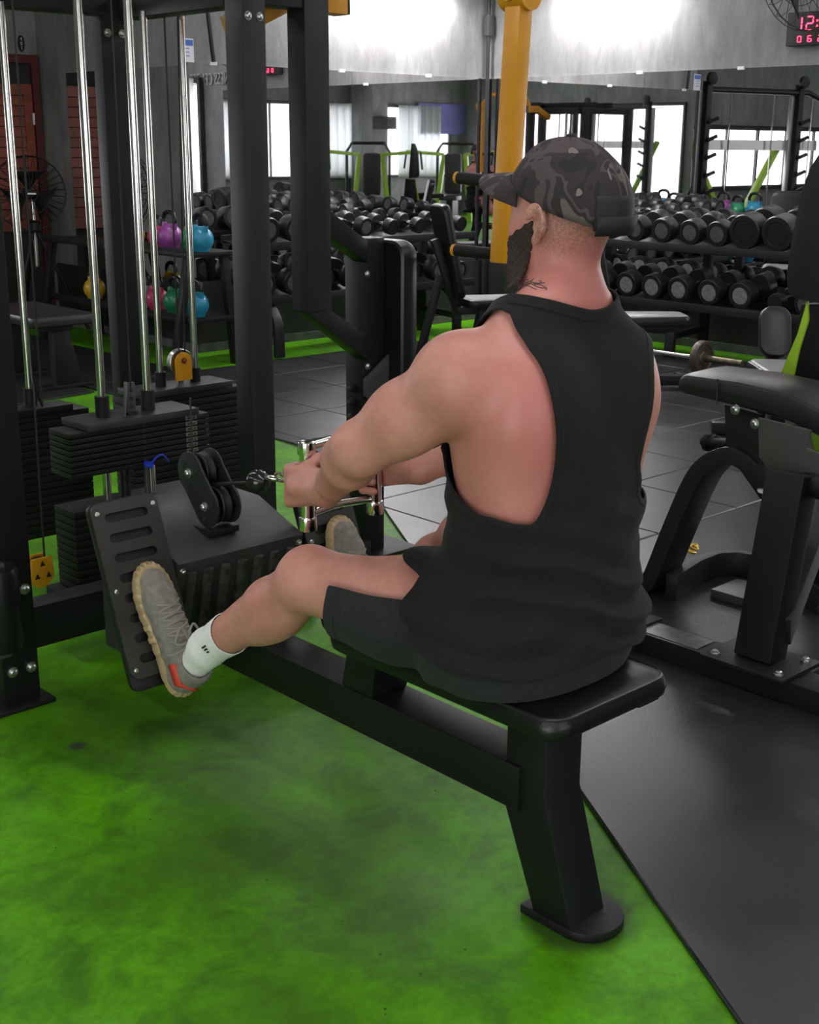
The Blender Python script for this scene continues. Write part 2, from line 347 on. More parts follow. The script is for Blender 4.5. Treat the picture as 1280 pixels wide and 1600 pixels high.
# mirrors
def mirror(lo, hi, clips, axis, label):
    t = MB().bb(lo, hi).build('wall_mirror', MIRROR, smooth=0); tag(t, label, 'mirror', 'gym mirrors')
    for c in clips: MB().box(c, (0.05, 0.012, 0.022) if axis == 'x' else (0.012, 0.05, 0.022)).build('clip', WHITE, t)
    return t
ZM0, ZM1 = 0.50, 1.972
mirror((XR+0.005, YW-0.006, ZM0), (6.60, YW-0.0005, ZM1), [(6.5, YW-0.010, ZM1), (5.35, YW-0.010, ZM1)], 'x', 'tall wall mirror behind the dumbbells, nearest the kettlebell recess')
mirror((6.604, YW-0.006, ZM0), (XW-0.01, YW-0.0005, ZM1), [(7.4, YW-0.010, ZM1)], 'x', 'tall wall mirror on the left wall beside the corner pipe')
mirror((XW-0.006, 6.104, ZM0), (XW-0.0005, YW-0.012, ZM1), [(XW-0.010, 6.15, ZM1)], 'y', 'wall mirror behind the capped head, right of the corner pipe')
mirror((XW-0.006, 3.90, ZM0), (XW-0.0005, 6.10, ZM1), [(XW-0.010, 5.28, ZM1)], 'y', 'wall mirror above the right-hand dumbbell rack under the red clock')
mirror((XR-0.006, YW+0.02, ZM0), (XR-0.0005, 9.35, 1.955), [(XR-0.010, 8.4, 1.955)], 'y', 'narrow mirror in the recess above the coloured kettlebells')

# conduit pipe in the corner
t = thing('conduit_pipe', 'thin dark pipe with a box running up the mirror corner', 'pipe', (XW-0.07, YW-0.05, 0))
MB().cyl((XW-0.07, YW-0.05, 0.0), (XW-0.07, YW-0.05, 2.9), 0.016).build('pipe', FRAMEG, t)
MB().box((XW-0.07, YW-0.05, 2.38), (0.06, 0.06, 0.16)).build('junction_box', GREYM, t, bevel=0.004)

# ceiling battens and the tubes near the corner (light sources)
LAMPM = mat('batten diffuser', (0.9, 0.9, 0.9), 0.5, emit=(1.0, 0.955, 0.985), estr=LAMP)
TUBEM = mat('tube diffuser', (0.9, 0.9, 0.9), 0.5, emit=(1.0, 0.97, 0.98), estr=TUBE)
BODYM = mat('batten body', (0.6, 0.6, 0.6), 0.5)
def batten(c, along, length, m, label, group):
    t = thing('tube_light', label, 'ceiling light', c, group); c = Vector(c); a = Vector(along)
    MB().beam(c-a*length/2+Vector((0, 0, 0.03)), c+a*length/2+Vector((0, 0, 0.03)), 0.04, 0.10).build('housing', BODYM, t)
    MB().beam(c-a*length/2, c+a*length/2, 0.03, 0.08).build('diffuser', m, t, bevel=0.008)
    return t
batten((6.95, YW-0.17, 2.56), (1, 0, 0), 1.3, TUBEM, 'bright tube light above the left mirror wall', 'tubes above the mirrors')
batten((XW-0.17, 6.45, 2.58), (0, 1, 0), 1.0, TUBEM, 'bright tube light above the right mirror wall', 'tubes above the mirrors')
for x in (-1.2, 1.6, 4.4):
    for y in (-1.6, 1.2, 4.0, 6.6):
        batten((x, y, CH-0.06), (0, 1, 0), 1.5, LAMPM, 'white ceiling batten light', 'ceiling battens')

for y in (1.6, 4.3): batten((7.0, y, CH-0.06), (0, 1, 0), 1.5, LAMPM, 'white ceiling batten light', 'ceiling battens')

# windows (seen in the mirrors)
DAYM = mat('daylit glass', (0.9, 0.95, 1.0), 0.3, emit=(0.97, 0.965, 1.0), estr=DAY)
def cloth_translucent():
    m, nt, n, b, L = nodes('white curtain cloth'); b.inputs['Base Color'].default_value = (0.78, 0.79, 0.78, 1); b.inputs['Roughness'].default_value = 0.9
    t = n.new('ShaderNodeBsdfTranslucent'); t.inputs[0].default_value = (0.8, 0.82, 0.82, 1); mx = n.new('ShaderNodeMixShader'); mx.inputs[0].default_value = 0.55
    L(b.outputs[0], mx.inputs[1]); L(t.outputs[0], mx.inputs[2]); L(mx.outputs[0], n['Material Output'].inputs[0]); return m
CURT = cloth_translucent()
def window(name, plane, c, w, z0, z1, nrm, bars=3):
    """a daylit window set on a wall; plane 'x' or 'y' is the wall's axis, nrm the side facing the room"""
    def P(a, d, z): return (c[0]+d*nrm, a, z) if plane == 'x' else (a, c[1]+d*nrm, z)
    ctr = c[1] if plane == 'x' else c[0]
    def bx(a0, a1, d0, d1, za, zb):
        p, q = P(a0, d0, za), P(a1, d1, zb); return [min(i, j) for i, j in zip(p, q)], [max(i, j) for i, j in zip(p, q)]
    f = MB()
    for a0, a1, za, zb in ((ctr-w/2-.05, ctr+w/2+.05, z1, z1+.06), (ctr-w/2-.05, ctr+w/2+.05, z0-.06, z0), (ctr-w/2-.05, ctr-w/2, z0, z1), (ctr+w/2, ctr+w/2+.05, z0, z1)):
        f.bb(*bx(a0, a1, 0.002, 0.06, za, zb))
    for k in range(1, bars+1): a = ctr-w/2+w*k/(bars+1); f.bb(*bx(a-.02, a+.02, 0.002, 0.05, z0, z1))
    o = struct(f.build(name, FRAMEG, smooth=0))
    MB().bb(*bx(ctr-w/2, ctr+w/2, 0.004, 0.012, z0, z1)).build('pane', DAYM, o, smooth=0)
    return o
window('window_1', 'y', (0.35, YB), 5.0, 0.95, 1.65, -1, 6)
window('window_2', 'x', (-4.0, -1.2), 4.6, 0.10, 2.15, 1, 3)
window('window_3', 'y', (0.0, -4.5), 7.0, 0.85, 2.15, 1, 5)
window('window_4', 'x', (XW, 2.2), 2.6, 0.85, 2.05, -1, 2)
def curtain(name, plane, c, w, z0, z1, nrm, label):
    mb = MB(); n = int(w*60); ctr = c[1] if plane == 'x' else c[0]; vs = []
    for k in range(n+1):
        a = ctr-w/2+w*k/n; d = 0.10+0.03*math.sin(k*0.55)+0.012*math.sin(k*1.7+1)
        p = (c[0]+d*nrm, a) if plane == 'x' else (a, c[1]+d*nrm)
        vs += [(*p, z0), (*p, z1)]
    mb.add(vs, [(2*k, 2*k+2, 2*k+3, 2*k+1) for k in range(n)])
    o = mb.build(name, CURT); md = o.modifiers.new('thick', 'SOLIDIFY'); md.thickness = 0.004
    return tag(o, label, 'curtain', 'white curtains')
for k, x in enumerate((-2.6, -0.4, 1.9)): curtain('curtain', 'y', (x, -4.5), 1.2, 0.8, 2.2, 1, 'white gathered curtain reflected in the left mirror')
curtain('curtain', 'x', (XW, 3.0), 0.9, 0.8, 2.1, -1, 'white curtain on the right wall past the mirror')
# ------------------------------------------------------------------ the multi-station cable gym the man rows on
G = thing('multi_gym', 'black multi-station cable gym with weight stacks, foot plates and a padded rowing bench', 'gym machine', (1.72, 3.0, 0))
def P_(name, mb, m=FRAME, bevel=0.005, par=G, **k): return mb.build(name, m, par, bevel=bevel, **k)
TOP = 1.93
# uprights
post1 = P_('upright', MB().bb((1.345, 2.986, 0.012), (1.447, 3.070, 2.02)))
P_('base_plate', MB().bb((1.30, 2.955, 0.0), (1.475, 3.11, 0.014)), IRON)
for x, z in ((1.372, 0.325), (1.425, 0.325), (1.372, 0.105), (1.425, 0.105)): bolt((x, 2.986, z), (0, -1, 0), 0.010, G)
for z in (0.21, 0.09): bolt((1.345, 3.03, z), (-1, 0, 0), 0.010, G)
P_('upright', MB().bb((2.403, 3.30, 0.0), (2.490, 3.39, TOP)), FRAMEG)
P_('upright', MB().bb((2.335, 4.00, 0.0), (2.44, 4.06, TOP)), FRAME)
for x in (2.36, 2.415): bolt((x, 4.0, 1.80), (0, -1, 0), 0.009, G)
for x in (2.425, 2.468): bolt((x, 3.30, 1.815), (0, -1, 0), 0.009, G, h=0.005)
P_('upright', MB().bb((2.640, 3.30, 0.915), (2.738, 3.39, TOP)), FRAMEG)
P_('upright', MB().bb((1.36, 3.95, 0.0), (1.46, 4.04, TOP)), FRAME)
# top and base beams
P_('crossbeam', MB().bb((2.403, 3.392, 1.845), (2.490, 4.0, TOP)))
P_('crossbeam', MB().bb((2.492, 3.305, 1.850), (2.64, 3.385, TOP)), FRAMEG)
P_('crossbeam', MB().bb((1.447, 2.99, 1.93), (2.49, 3.07, 2.01)))
P_('crossbeam', MB().bb((2.41, 3.07, 1.935), (2.48, 3.30, 2.005)))
P_('crossbeam', MB().bb((1.46, 3.95, 1.85), (2.335, 4.03, TOP)))
P_('crossbeam', MB().bb((1.70, 3.07, 1.935), (1.77, 3.95, 2.005)))
P_('crossbeam', MB().bb((2.10, 3.07, 1.935), (2.17, 4.0, 2.005)))
P_('base_beam', MB().bb((1.447, 2.995, 0.148), (2.45, 3.075, 0.265)))
P_('base_beam', MB().bb((1.36, 3.075, 0.0), (1.44, 3.95, 0.08)))
P_('base_beam', MB().bb((2.405, 3.39, 0.0), (2.485, 4.0, 0.08)))
P_('base_beam', MB().bb((2.405, 3.075, 0.0), (2.485, 3.30, 0.09)))
P_('base_beam', MB().bb((2.49, 3.31, 0.0), (2.92, 3.38, 0.07)))
# low roller at the near left corner
P_('roller_pad', MB().lathe([(0.02, 0), (0.052, 0.004), (0.058, 0.02), (0.058, 0.20), (0.052, 0.216), (0.02, 0.22)], (1.300, 2.885, 0.44), (0, 0, -1), 20), VINYL, 0)
P_('roller_bracket', MB().bb((1.28, 2.865, 0.20), (1.32, 2.905, 0.45)).bb((1.295, 2.87, 0.24), (1.355, 2.985, 0.40)), GREYM)

# weight stacks
def plate_stack(x0, x1, y0, y1, z0, n, th, lab=True, m=IRON, notch=True):
    for k in range(n):
        z = z0+k*th
        p = P_('weight_plate', MB().bb((x0, y0, z+0.0012), (x1, y1, z+th-0.0012)), m, 0.002)
        if lab:
            s = MB().bb((x1-0.085, y0-0.0012, z+th*0.16), (x1-0.045, y0-0.0002, z+th*0.88)).build('weight_label', STICK, p, smooth=0)
            MB().bb((x1-0.079, y0-0.0016, z+th*0.3), (x1-0.069, y0-0.0013, z+th*0.7)).prism([(0, 0), (0.012, 0.0), (0.012, th*0.45)], (x1-0.063, y0-0.0015, z+th*0.3), (1, 0, 0), (0, 0, 1), 0.0004).build('weight_mark', INK, p, smooth=0)
            c = ((x0+x1)/2+0.005, y0-0.0015, z+th*0.5)
            MB().cyl((c[0], y0+0.002, c[2]), (c[0], y0-0.0012, c[2]), 0.0055, 10).build('pin_hole', INK, p, smooth=0)
TH = 0.0222
plate_stack(1.695, 2.165, 3.20, 3.32, 0.190, 11, TH)                 # resting plates
plate_stack(1.695, 2.165, 3.20, 3.32, 0.190+11*TH+0.095, 8, TH*0.75)      # lifted plates
zt = 0.190+11*TH+0.095+6*TH
cap = P_('stack_cap', MB().bb((1.745, 3.185, zt+0.001), (2.120, 3.335, zt+0.022)), IRONT, 0.003)
for x in (1.838, 1.990):
    P_('guide_rod', MB().cyl((x, 3.26, 0.165), (x, 3.26, 1.945), 0.0122, 20), STEEL, 0)
    MB().cyl((x, 3.26, zt+0.022), (x, 3.26, zt+0.082), 0.021, 18).build('bushing', RUBBER, cap)
P_('stack_base', MB().bb((1.66, 3.16, 0.150), (2.20, 3.34, 0.188)), RUBBER)
sel = P_('selector_bar', MB().bb((1.905, 3.235, zt+0.022), (1.935, 3.247, zt+0.115)), GREYM, 0.003)
for k in range(3): MB().cyl((1.92, 3.233, zt+0.045+k*0.024), (1.92, 3.236, zt+0.045+k*0.024), 0.006, 12).build('hole', INK, sel)
MB().cyl((1.92, 3.24, zt+0.02), (1.92, 3.24, zt+0.03), 0.022, 14).build('collar', IRON, sel)
P_('lever_rod', MB().tube([(1.885, 3.22, zt+0.022), (1.893, 3.22, zt+0.09), (1.90, 3.23, zt+0.12)], 0.005, 8), GREYM, 0)
BLUEP = mat('blue selector pin', (0.02, 0.05, 0.5), 0.3)
pin = P_('selector_pin', MB().lathe([(0.004, 0), (0.010, 0.002), (0.011, 0.012), (0.009, 0.03), (0.006, 0.034)], (1.935, 3.198, zt-7.4*TH*0.75), (0, -1, 0), 14), BLUEP, 0)
MB().tube([(1.935+0.02*t*9, 3.175-0.01*math.sin(t*9), zt-7.4*TH*0.75+0.028*math.sin(math.pi*t/0.35)) for t in [i*0.035 for i in range(11)]], 0.003, 6).build('pin_cord', BLUEP, pin)
P_('selector_tube', MB().cyl((1.975, 3.26, 0.43), (1.975, 3.26, 0.530), 0.010, 12), GREYM, 0)
P_('selector_tube', MB().cyl((1.90, 3.26, 0.43), (1.90, 3.26, 0.530), 0.014, 12), IRON, 0)
# stack seen past the near upright, with its amber pulley
plate_stack(1.66, 2.125, 3.86, 3.98, 0.16, 18, 0.0235, lab=False)
P_('stack_cap', MB().bb((1.72, 3.845, 0.584), (2.06, 3.94, 0.606)), IRON, 0.003)
P_('guide_rod', MB().cyl((1.94, 3.91, 0.16), (1.94, 3.91, 1.86), 0.0122, 18), STEEL, 0)
P_('bushing', MB().cyl((1.94, 3.91, 0.606), (1.94, 3.91, 0.665), 0.021, 16), RUBBER, 0)
P_('cable', MB().tube([(1.925, 3.80, 1.86), (1.925, 3.80, 0.62), on_y(52, 600, 3.62), on_y(66, 820, 3.55), on_y(70, 880, 3.55)], 0.0035, 6), CABLE, 0)
def pulley(c, axis, r, wd, m, name='pulley'):
    """grooved wheel between two cheek plates with three cut-out windows"""
    c = Vector(c); a = Vector(axis).normalized()
    w_ = P_(name, MB().lathe([(r*0.25, -wd*.5), (r*0.96, -wd*.5), (r, -wd*.42), (r*0.86, 0), (r, wd*.42), (r*0.96, wd*.5), (r*0.25, wd*.5)], c, a, 28), m, 0)
    return w_
yp = P_('pulley_bracket', MB().prism([(-0.035, 0.045), (0.035, 0.045), (0.04, -0.02), (0.015, -0.05), (-0.02, -0.05), (-0.04, -0.03)], on_y(66, 893, 3.52), (1, 0, 0), (0, 0, 1), 0.006)
        .prism([(-0.035, 0.045), (0.035, 0.045), (0.04, -0.02), (0.015, -0.05), (-0.02, -0.05), (-0.04, -0.03)], on_y(66, 893, 3.52)+Vector((0, 0.045, 0)), (1, 0, 0), (0, 0, 1), 0.006), YELLOW, 0.001)
for a in (90, 210, 330):
    q = on_y(66, 893, 3.52)+Vector((0.022*math.cos(R(a)), -0.0045, 0.026*math.sin(R(a))))
    MB().prism([(-0.008, -0.007), (0.009, -0.007), (0, 0.010)], q, (1, 0, 0), (0, 0, 1), 0.002).build('slot', INK, yp, smooth=0)
pulley(on_y(66, 893, 3.52)+Vector((0, 0.022, 0)), (0, 1, 0), 0.042, 0.03, IRON)
# third stack, half hidden behind the main one
plate_stack(2.24, 2.70, 3.78, 3.90, 0.16, 18, 0.0245, lab=False)
P_('stack_cap', MB().bb((2.27, 3.765, 0.603), (2.655, 3.915, 0.625)), IRONT, 0.003)
for x in (2.40, 2.545):
    P_('guide_rod', MB().cyl((x, 3.84, 0.16), (x, 3.84, 1.86), 0.0122, 18), STEEL, 0)
    P_('bushing', MB().cyl((x, 3.84, 0.625), (x, 3.84, 0.675), 0.019, 16), RUBBER, 0)
ypl = P_('pulley_bracket', MB().prism([(-0.034, -0.045), (0.034, -0.045), (0.034, 0.02)]+[(0.034*math.cos(R(a)), 0.02+0.034*math.sin(R(a))) for a in range(20, 161, 20)]+[(-0.034, 0.02)], (2.465, 3.79, 0.690), (1, 0, 0), (0, 0, 1), 0.006), YELLOW, 0.001)
bolt((2.465, 3.786, 0.715), (0, -1, 0), 0.007, ypl, mat('bolt rust', (0.2, 0.04, 0.02), 0.5))
pulley((2.470, 3.82, 0.705), (0, 1, 0), 0.048, 0.026, ZINC)
P_('pulley_stem', MB().cyl((2.465, 3.81, 0.60), (2.465, 3.81, 0.66), 0.010, 10), STEEL, 0)
for x in (2.455, 2.478): P_('cable', MB().tube([(x, 3.80, 0.70), (x+(0.03 if x > 2.46 else 0), 3.80, 1.88)], 0.0035, 6), CABLE, 0)
P_('cable', MB().tube([(1.92, 3.235, zt+0.1), (1.925, 3.235, 1.95)], 0.003, 6), CABLE, 0)
P_('cable', MB().tube([on_y(297, 622, 3.17), on_y(301, 700, 3.17), (1.71, 2.62, 0.62)], 0.0035, 6), CABLE, 0)

# pulley housing between the foot plates
bx_ = P_('pulley_housing', MB().prism([(2.415, 0.508), (2.60, 0.572), (2.78, 0.572), (2.78, 0.20), (2.50, 0.20)], (1.72, 0, 0), (0, 1, 0), (0, 0, 1), 0.37), mat('worn housing', (0.022, 0.022, 0.023), 0.45, var=0.6, vscale=7, bump=0.3, bscale=60), 0.006)
nrm = Vector((0, -0.964, -0.266))
GRIT = mat('chipped paint rib', (0.030, 0.029, 0.027), 0.6, var=0.9, vscale=55, bump=0.5, bscale=90)
for k in range(7):
    x = 1.572+k*0.049
    MB().beam((x, 2.420, 0.480), (x, 2.487, 0.235), 0.024, 0.012, (1, 0, 0)).build('rib', GRIT, bx_, bevel=0.003)
for x in (1.548, 1.892): bolt((x, 2.423, 0.488), nrm, 0.006, G)
# pulley block
for x in (1.672, 1.735):
    pr = []
    for a in range(0, 360, 15): pr.append((math.cos(R(a)), math.sin(R(a))))
    c1, c2 = (2.560, 0.678), (2.497, 0.606)
    d = Vector((c2[0]-c1[0], c2[1]-c1[1])); L_ = d.length; d.normalize(); e = Vector((-d.y, d.x)); poly = []
    for a in range(70, 291, 20): poly.append((c1[0]+d.x*0.052*math.cos(R(a))+e.x*0.052*math.sin(R(a)), c1[1]+d.y*0.052*math.cos(R(a))+e.y*0.052*math.sin(R(a))))
    for a in range(-110, 111, 20): poly.append((c2[0]+d.x*0.052*math.cos(R(a))+e.x*0.052*math.sin(R(a)), c2[1]+d.y*0.052*math.cos(R(a))+e.y*0.052*math.sin(R(a))))
    pb = P_('pulley_cheek', MB().prism(poly, (x, 0, 0), (0, 1, 0), (0, 0, 1), 0.006), FRAMEG, 0.001)
    for c in (c1, c2):
        bolt((x-0.004, c[0], c[1]), (-1, 0, 0), 0.008, pb)
        for a in (40, 160, 280):
            q = (x-0.0035, c[0]+0.031*math.cos(R(a)), c[1]+0.031*math.sin(R(a)))
            MB().prism([(0.012*math.cos(R(a+b)), 0.012*math.sin(R(a+b))) for b in (0, 120, 240)], q, (0, 1, 0), (0, 0, 1), 0.002).build('slot', INK, pb, smooth=0)
for c in (c1, c2): pulley((1.7035, c[0], c[1]), (1, 0, 0), 0.047, 0.026, IRON)
P_('pulley_bracket', MB().bb((1.660, 2.47, 0.535), (1.748, 2.60, 0.552)), IRON, 0.003)
# pull cable, rubber ball stop
P_('cable', MB().tube([(1.7035, 2.515, 0.652), (1.706, 2.35, 0.690)], 0.004, 8), CABLE, 0)
bs = P_('ball_stop', MB().lathe([(0.006, -0.030)]+[(0.029*math.sin(R(a)), -0.029*math.cos(R(a))) for a in range(20, 161, 20)]+[(0.006, 0.031)], (1.7065, 2.332, 0.694), (0, 1, -0.23), 24), mat('glossy black ball', (0.012, 0.012, 0.012), 0.18), 0)

# foot plates
def foot_plate(xc, w):
    b0 = Vector((xc, 2.3468, 0.2909)); v = Vector((0, 0.364, 0.931)).normalized(); u = Vector((1, 0, 0)); n_ = u.cross(v)
    Lp = 0.405; a = w/2; r = 0.022
    out = []
    for cx_, cy_, a0 in ((a-r, Lp-r, 0), (-a+r, Lp-r, 90), (-a+r, r, 180), (a-r, r, 270)):
        for k in range(5): out.append((cx_+r*math.cos(R(a0+k*22.5)), cy_+r*math.sin(R(a0+k*22.5))))
    # the plate with its slots cut through: bmesh fill of outer loop and slot loops
    loops = [out]
    for k in range(8):
        yc = 0.042+k*0.0465; hw = a-0.030; hr = 0.0105; lp = []
        for cx_, a0 in ((hw-hr, -90), (-hw+hr, 90)):
            for j in range(7): lp.append((cx_+hr*math.cos(R(a0+j*30)), yc+hr*math.sin(R(a0+j*30))))
        loops.append(lp[::-1])
    bm = bmesh.new(); edges = []
    for lp in loops:
        vs = [bm.verts.new(b0+u*p+v*q-Vector(G.location)) for p, q in lp]
        edges += [bm.edges.new((vs[i], vs[(i+1) % len(vs)])) for i in range(len(vs))]
    bmesh.ops.triangle_fill(bm, use_beauty=True, use_dissolve=False, edges=edges, normal=n_)
    bmesh.ops.recalc_face_normals(bm, faces=bm.faces)
    me = bpy.data.meshes.new('foot_plate'); bm.to_mesh(me); bm.free(); me.materials.append(PLATEM)
    o = bpy.data.objects.new('foot_plate', me); COL.objects.link(o); o.parent = G
    md = o.modifiers.new('t', 'SOLIDIFY'); md.thickness = 0.006; md.offset = 0
    o['label'] = 'slotted dark grey foot plate'
    back = MB().prism([(p*1.02, q-0.03 if q < Lp/2 else q+0.002) for p, q in out], b0+Vector((0, 0.012, -0.003))+v*0.0, u, v, 0.014).build('backing', FRAME, o, bevel=0.002)
    for p, q in ((-a+0.014, Lp-0.024), (a-0.014, Lp-0.024), (-a+0.014, Lp*0.5), (-a+0.014, 0.02), (a-0.014, 0.02)):
        MB().lathe([(0.006, 0), (0.006, 0.003), (0.003, 0.005)], b0+u*p+v*q-n_*(-0.003), n_, 10).build('screw', ZINC, o)
    return o
foot_plate(1.442, 0.172); foot_plate(2.003, 0.172)
P_('plate_arm', MB().beam((1.50, 2.46, 0.36), (1.60, 2.60, 0.30), 0.07, 0.05), FRAME)
P_('plate_arm', MB().beam((1.95, 2.46, 0.36), (1.85, 2.60, 0.30), 0.07, 0.05), FRAME)

# rowing bench
P_('bench_beam', MB().bb((1.662, 1.46, 0.215), (1.768, 3.0, 0.310)))
P_('seat_post', MB().prism([(1.885, 0.31), (1.985, 0.31), (1.955, 0.45), (1.865, 0.45)], (1.715, 0, 0), (0, 1, 0), (0, 0, 1), 0.105))
P_('bench_leg', MB().prism([(1.400, 0.45), (1.500, 0.45), (1.502, 0.310), (1.502, 0.215), (1.420, 0.018), (1.325, 0.018), (1.400, 0.262)], (1.722, 0, 0), (0, 1, 0), (0, 0, 1), 0.105))
ft = MB(); pl = []
for a in range(0, 181, 15): pl.append((0.072*math.cos(R(180+a)), -0.030+0.072*math.sin(R(180+a))*0.9))
pl += [(0.072, 0.085), (-0.072, 0.085)]
fp = P_('foot', ft.prism(pl, (1.735, 1.362, 0.011), (1, 0, 0), (0, 1, 0), 0.020), IRON, 0.004)
MB().cyl((1.760, 1.318, 0.0205), (1.760, 1.318, 0.022), 0.007, 10).build('hole', INK, fp)
P_('seat_board', MB().bb((1.565, 1.33, 0.447), (1.870, 1.885, 0.460)), IRON, 0.004)
sp = P_('seat_pad', MB().slab((1.715, 1.588, 0.457), (1, 0, 0), (0, 1, 0), 0.345, 0.622, 0.042, 0.045, 0.012), VINYL, 0)
loop = []
for cx_, cy_, a0 in ((1, 1, 0), (-1, 1, 90), (-1, -1, 180), (1, -1, 270)):
    for k in range(7): t_ = R(a0+15*k); loop.append((1.715+cx_*(0.1725-0.045-0.006)+0.045*math.cos(t_), 1.588+cy_*(0.311-0.045-0.006)+0.045*math.sin(t_), 0.4965))
MB().tube(loop, 0.0035, 6, closed=True).build('piping', VINYLG, sp)
P_('bracket', MB().bb((1.80, 1.292, 0.447), (1.862, 1.33, 0.459)), IRON, 0.002)

# seated press station at the back of the frame
P_('column', MB().bb((2.905, 3.34, 0.014), (3.010, 3.43, 1.14)), FRAME)
P_('base_plate', MB().bb((2.87, 3.28, 0.0), (3.13, 3.47, 0.014)), IRON)
P_('brace', MB().prism([(2.738, 1.240), (2.905, 1.135), (2.905, 1.060), (2.738, 1.160)], (0, 3.345, 0), (1, 0, 0), (0, 0, 1), 0.075))
P_('brace', MB().prism([(2.640, 0.915), (2.738, 0.915), (2.905, 0.815), (2.905, 0.725)], (0, 3.345, 0), (1, 0, 0), (0, 0, 1), 0.075))
for z in (1.02, 0.70): bolt((2.93, 3.34, z), (0, -1, 0), 0.008, G)
bp_ = P_('back_pad', MB().slab((3.012, 3.40, 0.86), (0, 1, 0), (0, 0, 1), 0.30, 0.54, 0.075, 0.06, 0.014), VINYL, 0)
P_('seat_bracket', MB().prism([(2.90, 0.66), (3.02, 0.74), (3.02, 0.52), (2.94, 0.50), (2.955, 0.56), (2.90, 0.60)], (0, 3.325, 0), (1, 0, 0), (0, 0, 1), 0.012), GREYM, 0.002)
for z in (0.62, 0.57, 0.52): P_('adjuster_tooth', MB().prism([(0, -0.016), (0, 0.016), (-0.028, 0.0)], (2.905, 3.385, z), (1, 0, 0), (0, 0, 1), 0.03), FRAME, 0.002)
P_('sticker', MB().bb((3.012, 3.325, 0.615), (3.050, 3.338, 0.640)), WHITE, 0)
P_('seat_arm', MB().bb((3.01, 3.36, 0.30), (3.30, 3.43, 0.36)))
P_('station_seat', MB().slab((3.245, 3.40, 0.36), (1, 0, 0), (0, 1, 0), 0.34, 0.28, 0.06, 0.04), VINYL, 0)
h0, h1 = on_y(528, 679, 3.10), on_y(566, 690, 3.10)
hb = P_('leg_roller', MB().cyl(h0+(h1-h0)*0.2, h1+(h1-h0)*1.2, 0.021, 18), RUBBER, 0)
MB().cyl(h0, h0+(h1-h0)*0.22, 0.019, 18).build('end_cap', CHROME, hb)
P_('roller_arm', MB().tube([h1+(h1-h0)*1.1, Vector((2.93, 3.32, 0.50))], 0.012, 10), STEEL, 0)
# amber press arm with foam handles
a0_, a1_ = on_y(812, -8, 3.10), on_y(786, 411, 3.10)
arm = P_('press_arm', MB().beam(a0_, a1_, 0.065, 0.07, (1, 0, 0)), YELLOW, 0.006)
P_('pivot', MB().cyl(a0_+Vector((0, -0.055, 0.0)), a0_+Vector((0, 0.055, 0.0)), 0.052, 24).cyl(a0_+Vector((-0.065, 0, 0.01)), a0_+Vector((0.065, 0, 0.01)), 0.034, 20), YELLOW, 0)
for (x0, y0), (x1, y1) in (((780, 284), (718, 278)), ((782, 398), (713, 391))):
    q0 = on_y(x0, y0, 3.14); q1 = on_y(x1, y1, 3.33)
    hg = MB().cyl(q0, q1, 0.022, 18).build('foam_grip', RUBBER, arm)
    d_ = (q1-q0).normalized()
    MB().cyl(q1-d_*0.001, q1+d_*0.014, 0.021, 18).build('grip_cap', YELLOW, hg)
    MB().cyl(q0-d_*0.03, q0, 0.024, 18).build('collar', CHROME, hg)
P_('press_lever', MB().beam((2.74, 3.50, 1.905), (2.955, 3.50, 1.905), 0.085, 0.08), YELLOW, 0.006)
P_('press_lever', MB().beam((2.50, 3.50, 1.80), (2.76, 3.50, 1.915), 0.07, 0.08), YELLOW, 0.006)
P_('lever_cap', MB().bb((2.955, 3.458, 1.862), (2.962, 3.542, 1.948)), GREYM, 0.002)
P_('press_yoke', MB().tube([(2.90, 3.50, 1.95), (2.96, 3.48, 2.06), (3.30, 3.18, 2.08), a0_+Vector((0, 0.03, 0.03))], 0.03, 12), YELLOW, 0)
P_('crossbeam', MB().bb((2.60, 3.39, 1.865), (2.66, 3.46, 1.925)))
# row handle
Hn = thing('row_handle', 'chrome parallel-grip row handle held in both hands', 'handle', (1.715, 2.04, 0.70))
gl, gr = (1.620, 2.040), (1.810, 2.040)
for g in (gl, gr):
    gb = MB().cyl((*g, 0.680), (*g, 0.838), 0.0155, 20).build('grip', CHROME, Hn)
    MB().cyl((*g, 0.660), (*g, 0.690), 0.0195, 20).build('collar', CHROME, gb, bevel=0.002); MB().cyl((*g, 0.826), (*g, 0.853), 0.0195, 20).build('collar', CHROME, gb, bevel=0.002)
for z in (0.696, 0.842): MB().tube([(gl[0]+0.015, 2.04, z), (1.70, 2.055, z), (1.73, 2.055, z), (gr[0]-0.015, 2.04, z)], 0.0085, 12).build('cross_rod', CHROME, Hn)
MB().tube([(1.715, 2.055, 0.842), (1.714, 2.13, 0.825), (1.712, 2.185, 0.745), (1.712, 2.185, 0.735), (1.714, 2.13, 0.715), (1.715, 2.055, 0.696)], 0.0075, 10).build('yoke', FRAME, Hn)
ch = thing('chain_link', 'short dark steel chain and carabiner clipping the handle to the cable', 'chain', (1.711, 2.24, 0.72))
for k in range(4):
    c = Vector((1.711, 2.200+k*0.026, 0.737-k*0.0085)); pts = []
    for a in range(0, 360, 30):
        p, q = 0.019*math.cos(R(a)), 0.009*math.sin(R(a)); pts.append(c+Vector((q if k % 2 else 0, p, q if not k % 2 else 0)))
    MB().tube(pts, 0.0038, 6, closed=True).build('link', STEEL if k == 3 else RUST, ch)
